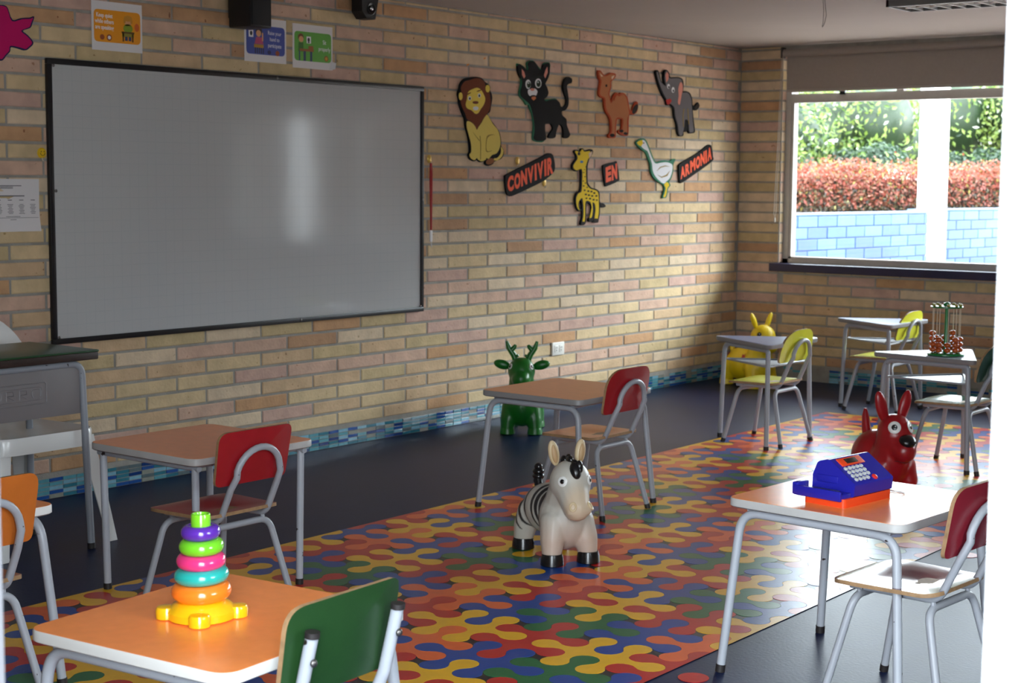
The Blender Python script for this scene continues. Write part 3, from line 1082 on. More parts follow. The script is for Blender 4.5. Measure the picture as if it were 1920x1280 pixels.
for sx, sy in ((1, 1), (1, -1), (-1, 1), (-1, -1)):
    x1, y1 = (0.205, 0.20) if sx > 0 else (-0.165, 0.17)
    L = MB()
    top = Vector((sx * 0 + x1, sy * y1, 0.41))
    bot = Vector((x1 + sx * 0.075, sy * (y1 + 0.045), 0.0))
    vs = []
    for t in (0, 0.04, 0.35, 0.7, 1.0):
        c = bot.lerp(top, t)
        w = 0.024 + 0.026 * t + (0.004 if t == 0 else 0)
        vs += [c + Vector((sx * 0.016, sy * 0.016, 0)), c + Vector((sx * 0.016, -sy * w, 0)), c + Vector((sx * 0.010, -sy * w, 0)), c + Vector((sx * 0.010, sy * 0.010, 0)) - Vector((0, 0, 0)),
               c + Vector((-sx * w, sy * 0.010, 0)), c + Vector((-sx * w, sy * 0.016, 0))]
    fs = []
    for q in range(4):
        for i in range(6):
            f = (q * 6 + i, q * 6 + (i + 1) % 6, (q + 1) * 6 + (i + 1) % 6, (q + 1) * 6 + i)
            fs.append(f)
    fs += [(0, 1, 2, 3, 4, 5), tuple(24 + i for i in (5, 4, 3, 2, 1, 0))]
    L.add(vs, fs)
    me = L.mesh('leg', M_PLA)
    bm = bmesh.new()
    bm.from_mesh(me)
    bmesh.ops.recalc_face_normals(bm, faces=bm.faces)
    bm.to_mesh(me)
    bm.free()
    link('leg', me, pc)
# back: bent outer hoop and vertical slats
hoop = []
for k in range(25):
    a = pi * k / 24
    y = 0.245 * cos(a)
    z = 0.55 + 0.285 * sin(a) ** 0.8
    hoop.append((-0.20 - 0.22 * (z - 0.44), y, z))
hoop = [(-0.16, 0.215, 0.43)] + hoop + [(-0.16, -0.215, 0.43)]
def strap(P, w, th, name, wy=None):
    """flat band following P; width along the outward in-plane direction"""
    P = [Vector(p) for p in P]
    vs, fs = [], []
    for i, p in enumerate(P):
        t = (P[min(i + 1, len(P) - 1)] - P[max(i - 1, 0)]).normalized()
        nrm = Vector((1, 0, 0.2)).normalized()
        u = wy if wy is not None else t.cross(nrm).normalized()
        nn = u.cross(t).normalized()
        vs += [p + u * w / 2 + nn * th / 2, p - u * w / 2 + nn * th / 2, p - u * w / 2 - nn * th / 2, p + u * w / 2 - nn * th / 2]
    for i in range(len(P) - 1):
        fs += [(4 * i + k, 4 * i + (k + 1) % 4, 4 * i + 4 + (k + 1) % 4, 4 * i + 4 + k) for k in range(4)]
    fs += [(3, 2, 1, 0), tuple(4 * (len(P) - 1) + k for k in range(4))]
    me = MB().add(vs, fs).mesh(name, M_PLA, True, 50)
    bm = bmesh.new()
    bm.from_mesh(me)
    bmesh.ops.recalc_face_normals(bm, faces=bm.faces)
    bm.to_mesh(me)
    bm.free()
    return link(name, me, pc)
strap(hoop, 0.058, 0.012, 'back_hoop')
for y0 in (-0.125, -0.042, 0.042, 0.125):
    P = []
    for k in range(9):
        z = 0.43 + 0.36 * k / 8 * (1.0 if abs(y0) < 0.1 else 0.93)
        P.append((-0.165 - 0.03 * sin(pi * min(1, (z - 0.43) / 0.12) / 2) - 0.20 * max(0, z - 0.46), y0 * (1 + 0.15 * k / 8), z))
    strap(P, 0.038, 0.008, 'back_slat', Vector((0, 1, 0)))

# ------------------------------------------------------------------ toys
from mathutils.bvhtree import BVHTree


class Stick:
    """find points on a finished body so eyes and noses sit on its surface"""
    def __init__(self, me):
        self.b = BVHTree.FromPolygons([v.co.copy() for v in me.vertices], [tuple(p.vertices) for p in me.polygons])

    def hit(self, target, direction):
        d = Vector(direction).normalized()
        p, n, _, _ = self.b.ray_cast(Vector(target) + d * 0.5, -d)
        return (p, n) if p is not None else (Vector(target), d)


def on_surface(p, n):
    """matrix with local z along the surface normal"""
    q = n.to_track_quat('Z', 'Y').to_matrix().to_4x4()
    return Matrix.Translation(p) @ q


M_EYEW = mat('eye_white', (232, 232, 228), 0.25)
M_BLK = mat('gloss_black', (22, 21, 22), 0.25, spec=0.6)


def eye(root, st, target, direction, r, pr, white=M_EYEW, shift=(0, 0), glint=True):
    p, n = st.hit(target, direction)
    M = on_surface(p, n)
    e = MB().ell((0, 0, 0), (r, r, 0.004), 18, 8, M=M).build('eye', white, root)
    MB().ell((shift[0], shift[1], 0.003), (pr, pr, 0.003), 14, 8, M=M).build('pupil', M_BLK, e)
    if glint:
        MB().ell((shift[0] + pr * 0.3, shift[1] + pr * 0.35, 0.0055), (pr * 0.25, pr * 0.25, 0.001), 8, 6, M=M).build('eye_glint', M_EYEW, e)
    return e


# ---- zebra hopper
zb = thing('hopping_animal', 'white zebra hopping toy with black stripes and hooves on the coloured floor', 'toy animal', (2.322, -5.345, 0), radians(-31))
S = [('e', (-0.045, 0, 0.170), (0.150, 0.098, 0.095)), ('e', (0.075, 0, 0.155), (0.098, 0.094, 0.115)),
     ('c', [(0.07, 0, 0.19), (0.115, 0, 0.275)], [0.078, 0.072]), ('e', (0.130, 0, 0.298), (0.080, 0.076, 0.084)),
     ('c', [(0.150, -0.004, 0.285), (0.207, -0.008, 0.222)], [0.066, 0.050]), ('e', (0.226, 0.020, 0.218), (0.024, 0.024, 0.024)), ('e', (0.226, -0.032, 0.218), (0.024, 0.024, 0.024))]
for sx in (-0.14, 0.125):
    for sy in (-0.065, 0.065):
        S.append(('c', [(sx * 0.85, sy * 0.8, 0.15), (sx * 1.0, sy, 0.09), (sx * 1.08, sy * 1.1, 0.035)], [0.052, 0.046, 0.036]))
ZC = lin((186, 182, 172))
ZD = lin((34, 32, 34))
ZP = lin((196, 170, 152))


def zpaint(co, n):
    x, y, z = co
    c = list(ZC)
    w = max(0, min(1, (0.19 - z) / 0.1)) * max(0, min(1, (x - 0.06) / 0.06)) * 0.8
    c = [a * (1 - w) + b * w for a, b in zip(c, ZP)]
    ay = abs(y)
    if x < 0.10 and z > 0.085:
        s = x + 0.32 * (z - 0.16) ** 1 - 0.2 * max(0, 0.12 - z)
        for xi, wd in ((-0.155, 0.014), (-0.118, 0.010), (-0.078, 0.009), (-0.008, 0.006), (0.020, 0.007), (0.048, 0.009)):
            bend = xi + 1.6 * (z - 0.19) ** 2
            d = abs(s - bend)
            width = wd * max(0, min(1.2, (z - 0.08) / 0.10)) * (1.0 if z < 0.262 or xi < -0.06 else 0.6)
            if d < width:
                c = list(ZD)
            elif d < width + 0.004:
                k = (d - width) / 0.004
                c = [a * (1 - k) + b * k for a, b in zip(ZD, c)]
    if z > 0.26 and ay < 0.009 and x < 0.09 and x > 0.03:
        c = list(ZD)
    m = max(0, min(1, (x - 0.20) / 0.03))
    c = [a * (1 - m) + b * m for a, b in zip(c, lin((206, 186, 160)))]
    return c


me = blob(S, 0.004, 12, zpaint, [paint_mat('zebra_rubber', 0.42)])
link('body', me, zb)
st = Stick(me)
for sx in (-0.151, 0.135):
    for sy in (-0.0715, 0.0715):
        MB().lathe([(0.038, 0.0), (0.043, 0.004), (0.041, 0.030), (0.037, 0.044), (0.020, 0.046)], 20, M=Matrix.Translation((sx + 0.004, sy, 0))).build('hoof', M_BLK, zb)
M_EARZ = mat('ear_tan', (206, 184, 146), 0.45)
for s in (-1, 1):
    R_ = Matrix.Rotation(-s * 0.16, 3, 'X') @ Matrix.Rotation(-0.10, 3, 'Y')
    e = MB().ell((0.098, s * 0.052, 0.405), (0.014, 0.021, 0.047), 16, 12, rot=R_).build('ear', M_EARZ, zb)
    MB().ell((0.108, s * 0.053, 0.403), (0.007, 0.012, 0.034), 12, 10, rot=R_).build('inner_ear', mat('ear_inner', (178, 144, 102), 0.5), e)
    eye(zb, st, (0.15, s * 0.036, 0.312), (0.90, s * 0.45, 0.08), 0.019, 0.009, glint=False)
    p, n = st.hit((0.20, s * 0.020, 0.228), (0.9, s * 0.35, 0.1))
    MB().torus(0.011, 0.004, 18, 8, M=on_surface(p, n) @ Matrix.Scale(1.25, 4, (0, 1, 0))).build('nostril', M_EARZ, zb)
mane = MB()
for k in range(7):
    t = k / 6
    a = radians(60 + 115 * t)
    mane.ell((0.118 + 0.083 * cos(a), 0.004 * (-1) ** k, 0.298 + 0.087 * sin(a)), (0.020, 0.013 - 0.003 * t, 0.016), 12, 8)
mane.ell((0.186, -0.004, 0.352), (0.020, 0.021, 0.034), 14, 10, rot=Matrix.Rotation(-0.5, 3, 'Y')).ell((0.182, 0.012, 0.363), (0.017, 0.015, 0.026), 12, 8)
mane.build('mane', M_BLK, zb)
tl = MB().tube([(-0.150, 0, 0.205), (-0.172, 0, 0.24), (-0.180, 0, 0.265)], [0.018, 0.017, 0.016], 12)
for z_, r_t in ((0.250, 0.021), (0.268, 0.026), (0.286, 0.025), (0.304, 0.018)):
    tl.ell((-0.184 + 0.02 * (z_ - 0.28), 0.003, z_), (r_t, r_t * 0.9, 0.015), 12, 8)
tl.build('tail', M_BLK, zb)
# mouth line
p0 = []
for k in range(9):
    a = -0.9 + 1.8 * k / 8
    p, n = st.hit((0.19, 0, 0.196), (cos(a), sin(a), -0.28))
    p0.append(p + n * 0.0002)
MB().tube(p0, 0.0014, 6).build('mouth', mat('mouth_brown', (150, 112, 92), 0.5), zb)

# ---- green deer hopper
M_GREEN = mat('green_rubber', (24, 104, 30), 0.33, spec=0.5, var=0.04, vscale=10)
dr = thing('hopping_animal', 'green deer hopping toy with antlers by the brick wall', 'toy animal', (0.420, -3.075, 0), radians(-56))
S = [('e', (-0.055, 0, 0.165), (0.150, 0.100, 0.100)), ('e', (0.085, 0, 0.155), (0.095, 0.098, 0.118)),
     ('c', [(0.085, 0, 0.20), (0.115, 0, 0.31)], [0.080, 0.068]), ('e', (0.125, 0, 0.352), (0.078, 0.076, 0.074)), ('e', (0.175, 0, 0.312), (0.056, 0.052, 0.050))]
for sx in (-0.14, 0.115):
    for sy in (-0.07, 0.07):
        S.append(('c', [(sx * 0.85, sy * 0.8, 0.14), (sx, sy, 0.08), (sx * 1.08, sy * 1.08, 0.036)], [0.055, 0.046, 0.038]))
me = blob(S, 0.0055, 9, None, [M_GREEN])
link('body', me, dr)
st = Stick(me)
for s in (-1, 1):
    for sx in (-0.151, 0.124):
        MB().lathe([(0.036, 0.0), (0.042, 0.004), (0.040, 0.028), (0.036, 0.04)], 18, M=Matrix.Translation((sx, s * 0.0756, 0))).build('hoof', M_GREEN, dr)
    MB().ell((0.10, s * 0.108, 0.382), (0.020, 0.048, 0.026), 16, 10, rot=Matrix.Rotation(s * 0.25, 3, 'X')).build('ear', M_GREEN, dr)
    an = MB().tube([(0.10, s * 0.030, 0.395), (0.098, s * 0.045, 0.435), (0.098, s * 0.072, 0.475), (0.10, s * 0.084, 0.512)], [0.017, 0.017, 0.015, 0.008], 10)
    an.tube([(0.098, s * 0.060, 0.458), (0.10, s * 0.040, 0.480), (0.10, s * 0.034, 0.492)], [0.014, 0.012, 0.007], 10)
    an.tube([(0.099, s * 0.040, 0.420), (0.106, s * 0.018, 0.436)], [0.012, 0.007], 10)
    an.build('antler', M_GREEN, dr)
    eye(dr, st, (0.12, s * 0.036, 0.372), (0.88, s * 0.44, 0.14), 0.017, 0.010)
tl = MB().tube([(-0.165, -0.01, 0.21), (-0.195, -0.02, 0.27), (-0.19, -0.03, 0.33), (-0.165, -0.03, 0.345)], [0.02, 0.022, 0.024, 0.02], 12).ell((-0.165, -0.03, 0.345), 0.02, 12, 8)
tl.build('tail', M_GREEN, dr)
sp_ = MB()
for x, z in ((-0.15, 0.20), (-0.10, 0.22), (-0.06, 0.19), (-0.13, 0.15), (-0.03, 0.15), (0.0, 0.22)):
    p, n = st.hit((x, 0, z), (0, -1, 0.15))
    sp_.ell((0, 0, 0), (0.006, 0.010, 0.0012), 10, 6, M=on_surface(p, n))
sp_.build('white_spots', M_EYEW, dr)

# ---- yellow hopper in the corner
M_YELR = mat('yellow_rubber', (230, 200, 24), 0.4, var=0.04, vscale=10)
yl = thing('hopping_animal', 'yellow horse-like hopping toy with red patches in the room corner', 'toy animal', (0.405, -0.50, 0), radians(-22))
yl.scale = (1.08, 1.08, 1.08)
S = [('e', (-0.05, 0, 0.135), (0.155, 0.105, 0.108)), ('e', (0.085, 0, 0.14), (0.10, 0.10, 0.115)), ('c', [(0.09, 0, 0.19), (0.12, 0, 0.29)], [0.082, 0.070]),
     ('e', (0.125, 0, 0.322), (0.082, 0.078, 0.078)), ('e', (0.185, 0, 0.272), (0.060, 0.054, 0.050))]
for sx in (-0.14, 0.12):
    for sy in (-0.07, 0.07):
        S.append(('c', [(sx * 0.85, sy * 0.8, 0.12), (sx * 1.05, sy, 0.04)], [0.055, 0.042]))
me = blob(S, 0.006, 9, None, [M_YELR])
link('body', me, yl)
st = Stick(me)
for s in (-1, 1):
    for sx in (-0.147, 0.126):
        MB().lathe([(0.040, 0.0), (0.046, 0.004), (0.044, 0.03), (0.04, 0.04)], 18, M=Matrix.Translation((sx, s * 0.07, 0))).build('hoof', M_YELR, yl)
    MB().ell((0.105, s * 0.058, 0.42), (0.013, 0.019, 0.058), 14, 10, rot=Matrix.Rotation(-s * 0.42, 3, 'X')).build('ear', M_YELR, yl)
    eye(yl, st, (0.13, s * 0.03, 0.338), (0.72, s * 0.68, 0.1), 0.015, 0.011, white=M_BLK)
MB().tube([(-0.17, 0, 0.19), (-0.185, 0, 0.24), (-0.175, 0, 0.29)], [0.018, 0.015, 0.010], 12).build('tail', M_YELR, yl)
pt = MB()
M_REDP = mat('red_print', (176, 40, 28), 0.4)
for x, z, r0 in ((-0.14, 0.185, 0.030), (0.03, 0.175, 0.028)):
    c0, n0 = st.hit((x, 0, z), (0, -1, 0.2))
    poly = []
    for k in range(10):
        a = pi * k / 5
        q = r0 * (1 if k % 2 == 0 else 0.5)
        p, n = st.hit((x + q * cos(a), 0, z + q * sin(a)), (0, -1, 0.2))
        poly.append(p + n * 0.0012)
    o = len(pt.v)
    pt.v += [tuple(c0 + n0 * 0.0015)] + [tuple(p) for p in poly]
    pt.f += [(o, o + 1 + k, o + 1 + (k + 1) % 10) for k in range(10)]
    pt.m += [0] * 10
pt.build('red_patch', M_REDP, yl)

# ---- red dog hopper
M_REDR = mat('red_rubber', (158, 26, 32), 0.3, spec=0.5, var=0.04, vscale=10)
dg_ = thing('hopping_animal', 'red dog hopping toy with big round eyes and black nose', 'toy animal', (2.665, -3.26, 0), radians(-33))
S = [('e', (-0.055, 0, 0.130), (0.125, 0.118, 0.122)), ('e', (0.055, 0, 0.12), (0.10, 0.10, 0.12)), ('c', [(0.075, 0, 0.14), (0.085, 0, 0.265)], [0.092, 0.080]),
     ('c', [(0.10, 0, 0.21), (0.165, 0, 0.185)], [0.080, 0.056])]
for sx in (-0.12, 0.10):
    for sy in (-0.065, 0.065):
        S.append(('c', [(sx * 0.8, sy * 0.8, 0.10), (sx * 1.1, sy * 1.05, 0.040)], [0.06, 0.041]))
me = blob(S, 0.0055, 9, None, [M_REDR])
link('body', me, dg_)
st = Stick(me)
for s in (-1, 1):
    e = MB().ell((0.065, s * 0.060, 0.375), (0.018, 0.029, 0.076), 16, 12, rot=Matrix.Rotation(-s * 0.28, 3, 'X')).build('ear', M_REDR, dg_)
    eye(dg_, st, (0.09, s * 0.031, 0.283), (0.93, s * 0.16, 0.14), 0.029, 0.014)
p, n = st.hit((0.12, 0, 0.215), (1, 0, 0.25))
MB().ell((0, 0, 0.002), (0.041, 0.037, 0.024), 20, 12, M=on_surface(p, n)).build('nose', M_BLK, dg_)
MB().tube([(-0.135, 0, 0.20), (-0.155, 0, 0.25), (-0.165, 0, 0.30), (-0.168, 0, 0.335)], [0.026, 0.022, 0.017, 0.007], 14).build('tail', M_REDR, dg_)
p0 = []
for k in range(9):
    a = -1.0 + 2.0 * k / 8
    p, n = st.hit((0.13, 0, 0.150), (cos(a), sin(a), -0.2))
    p0.append(p)
MB().tube(p0, 0.0022, 6).build('mouth', mat('mouth_dark_red', (84, 14, 18), 0.5), dg_)

# ---- ring stacking toy on the near desk
DZ = 0.505
rs = thing('ring_stacker', 'ring stacking toy of five coloured rings on a yellow base', 'toy', (3.335, -7.93, DZ), radians(0))
PL = lambda n, c: mat(n, c, 0.16, spec=0.6, coat=0.3, sub=0.12)
base = MB()
prof = [(0.0, 0.0), (0.062, 0.0), (0.068, 0.003), (0.069, 0.018), (0.066, 0.022), (0.058, 0.030), (0.046, 0.037), (0.034, 0.040), (0.0, 0.0405)]
base.lathe([(r, z) for r, z in prof if True], 40)
for k in range(4):
    a = radians(-45 + 90 * k)
    base.lathe([(0.016, 0.0), (0.0215, 0.002), (0.022, 0.019), (0.019, 0.0245), (0.010, 0.026), (0.0, 0.0262)], 20, M=Matrix.Translation((0.070 * cos(a), 0.070 * sin(a), 0)))
base.build('base', PL('toy_yellow', (246, 190, 20)), rs)
MB().lathe([(0.021, 0.03), (0.014, 0.175)], 20).build('peg', PL('toy_lime', (120, 200, 40)), rs)
z = 0.0385
for nm, c, R0, r0, rz in (('ring', (250, 126, 34), 0.0415, 0.0190, 0.0180), ('ring', (40, 168, 160), 0.0375, 0.0175, 0.0158), ('ring', (222, 54, 120), 0.0335, 0.0160, 0.0155),
                          ('ring', (110, 196, 40), 0.0300, 0.0150, 0.0153), ('ring', (88, 44, 160), 0.0260, 0.0135, 0.0145)):
    o = MB().torus(R0, r0, 48, 18, rz=rz).build(nm, PL('toy_ring_%d_%d' % (c[0], c[1]), c), rs)
    o.location = (0.001 * sin(z * 300), 0, z + rz)
    o.rotation_euler = (radians(2.2) * sin(z * 200), radians(1.5) * cos(z * 130), 0)
    o['label'] = {250: 'orange ring', 40: 'teal ring', 222: 'pink ring', 110: 'lime green ring', 88: 'purple ring'}[c[0]]
    z += 2 * rz - 0.0016
MB().lathe([(0.0195, z - 0.006), (0.0195, z + 0.022), (0.0185, z + 0.0245), (0.0155, z + 0.0245), (0.0145, z + 0.022), (0.0140, z + 0.006), (0.0, z + 0.006)], 28).build('cup', PL('toy_lime', (120, 200, 40)), rs)

# ---- toy cash register
cr = thing('toy_cash_register', 'blue toy cash register with orange-red base and grey number buttons', 'toy', (3.800, -5.985, DZ), radians(-8))
M_TB = mat('toy_blue', (34, 34, 150), 0.25, spec=0.5)
M_TR = mat('toy_orange_red', (222, 70, 30), 0.3)
cr_p = rpoly([(-0.068, 0.0), (0.070, 0.0), (0.074, 0.045), (-0.012, 0.120), (-0.050, 0.108), (-0.066, 0.06)], [0.004, 0.006, 0.012, 0.014, 0.022, 0.02], 5)
MY = Matrix(((1, 0, 0, 0), (0, 0, 1, 0), (0, 1, 0, 0), (0, 0, 0, 1)))     # (x, y, z) -> (x, z, y)
def yprism(mb, poly, y0, y1, mi=0, z=0.0):
    P = [(a, b + z) for a, b in poly]
    A = sum(P[i][0] * P[(i + 1) % len(P)][1] - P[(i + 1) % len(P)][0] * P[i][1] for i in range(len(P)))
    if A > 0:
        P = P[::-1]
    n = len(P)
    vs = [(x, y0, q) for x, q in P] + [(x, y1, q) for x, q in P]
    mb.add(vs, [tuple(range(n - 1, -1, -1)), tuple(range(n, 2 * n))] + [(i, (i + 1) % n, n + (i + 1) % n, n + i) for i in range(n)], mi)
    return mb
bd = MB()
yprism(bd, [(x, 0.024 + z * 0.80) for x, z in cr_p], -0.070, 0.118)
bd.build('body', M_TB, cr, True, 30)
MB().prism(rpoly([(-0.062, -0.116), (0.071, -0.116), (0.071, 0.117), (-0.062, 0.117)], 0.012, 4), 0.0, 0.024).build('base', M_TR, cr, True, 30)
MB().cbox((-0.085, -0.122, 0.016), (0.062, -0.068, 0.036), 0.003).build('side_tray', M_TB, cr)
MB().cbox((-0.098, -0.122, 0.018), (-0.080, -0.066, 0.052), 0.003).cbox((-0.09, -0.126, 0.018), (0.064, -0.118, 0.045), 0.002).build('tray_lip', M_TB, cr)
MB().cbox((-0.055, -0.113, 0.0355), (0.03, -0.078, 0.039), 0.001).build('tray_rollers', mat('toy_grey_blue', (60, 64, 96), 0.4), cr)
MB().cbox((-0.05, -0.0745, 0.055), (0.02, -0.068, 0.075), 0.003).build('side_rib', M_TB, cr)
A0, A1 = Vector((-0.010, 0, 0.024 + 0.119 * 0.80)), Vector((0.072, 0, 0.024 + 0.047 * 0.80))
sl = (A1 - A0)
sln = Vector((-sl.z, 0, sl.x)).normalized()
if sln.z < 0:
    sln = -sln
SM = Matrix(((sl.normalized().x, 0, sln.x, A0.x), (0, 1, 0, 0), (sl.normalized().z, 0, sln.z, A0.z), (0, 0, 0, 1)))   # x down the slope, y across, z out
ds = MB().cbox((0.004, -0.048, -0.003), (0.033, 0.062, 0.002), 0.0012, M=SM).build('display_panel', M_TR, cr)
MB().cbox((0.009, -0.020, 0.0), (0.027, 0.035, 0.0028), 0.0008, M=SM).build('display', mat('lcd_dark', (46, 40, 36), 0.2), ds)
M_BTN = mat('button_grey', (178, 180, 180), 0.3)
for rr_ in range(4):
    for cc in range(5 if rr_ < 3 else 4):
        MB().lathe([(0.0066, -0.001), (0.0066, 0.0028), (0.0048, 0.0042), (0.0, 0.0046)], 12, M=SM @ Matrix.Translation((0.043 + rr_ * 0.0145, -0.046 + cc * 0.0185, 0))).build('button', M_BTN, cr)
MB().lathe([(0.009, -0.001), (0.009, 0.003), (0.006, 0.005), (0.0, 0.0055)], 14, M=SM @ Matrix.Translation((0.0895, 0.040, 0))).build('red_button', mat('toy_red', (206, 44, 40), 0.3), cr)
hs = MB().cbox((-0.030, 0.128, 0.001), (0.022, 0.160, 0.022), 0.006).cbox((0.0, 0.130, 0.012), (0.034, 0.158, 0.042), 0.008)
hs.build('scanner_handset', mat('toy_dark_red', (150, 30, 30), 0.3), cr)
cp = [(0.03, 0.150, 0.016), (0.06, 0.170, 0.006), (0.075, 0.185, 0.002), (0.05, 0.20, 0.002), (0.01, 0.185, 0.002), (-0.03, 0.15, 0.004), (-0.05, 0.118, 0.01)]
MB().tube(fillet(cp, 0.02, 4), 0.0012, 6).build('cord', mat('cord_pale', (210, 206, 206), 0.4), cr)

# ---- bead counting toy
bt = thing('bead_counting_toy', 'green bead counting toy with thin rods and orange-brown beads', 'toy', (2.695, -2.655, 0.555))
M_TG = mat('toy_green', (20, 116, 52), 0.25, spec=0.6)
MB().lathe([(0.080, 0.0), (0.090, 0.004), (0.090, 0.010), (0.084, 0.014), (0.0, 0.015)], 32).build('base', M_TG, bt)
MB().lathe([(0.014, 0.012), (0.010, 0.03), (0.009, 0.225), (0.010, 0.24)], 14).build('post', M_TG, bt)
MB().lathe([(0.070, 0.232), (0.078, 0.235), (0.078, 0.239), (0.07, 0.242), (0.018, 0.243), (0.016, 0.255), (0.0, 0.262)], 30).build('top_disc', M_TG, bt)
M_ROD = mat('rod_beige', (196, 176, 150), 0.4)
M_BEAD = mat('bead_orange_brown', (176, 78, 28), 0.22, spec=0.6)
M_CAPG = mat('cap_olive', (150, 140, 70), 0.3)
for k in range(10):
    a = 2 * pi * k / 10 + 0.2
    x, y = 0.066 * cos(a), 0.066 * sin(a)
    rd = MB().tube([(x, y, 0.012), (x, y, 0.243)], 0.0022, 8).build('rod', M_ROD, bt)
    MB().ell((x, y, 0.247), (0.009, 0.009, 0.007), 12, 8).build('rod_cap', M_CAPG, bt)
    nb = (3, 2, 4, 3, 3, 4, 2, 3, 2, 3)[k]
    for q in range(nb):
        zb_ = 0.030 + 0.0255 * q
        MB().ell((x, y, zb_), (0.0165, 0.0165, 0.0128), 14, 10).build('bead', M_BEAD, bt)
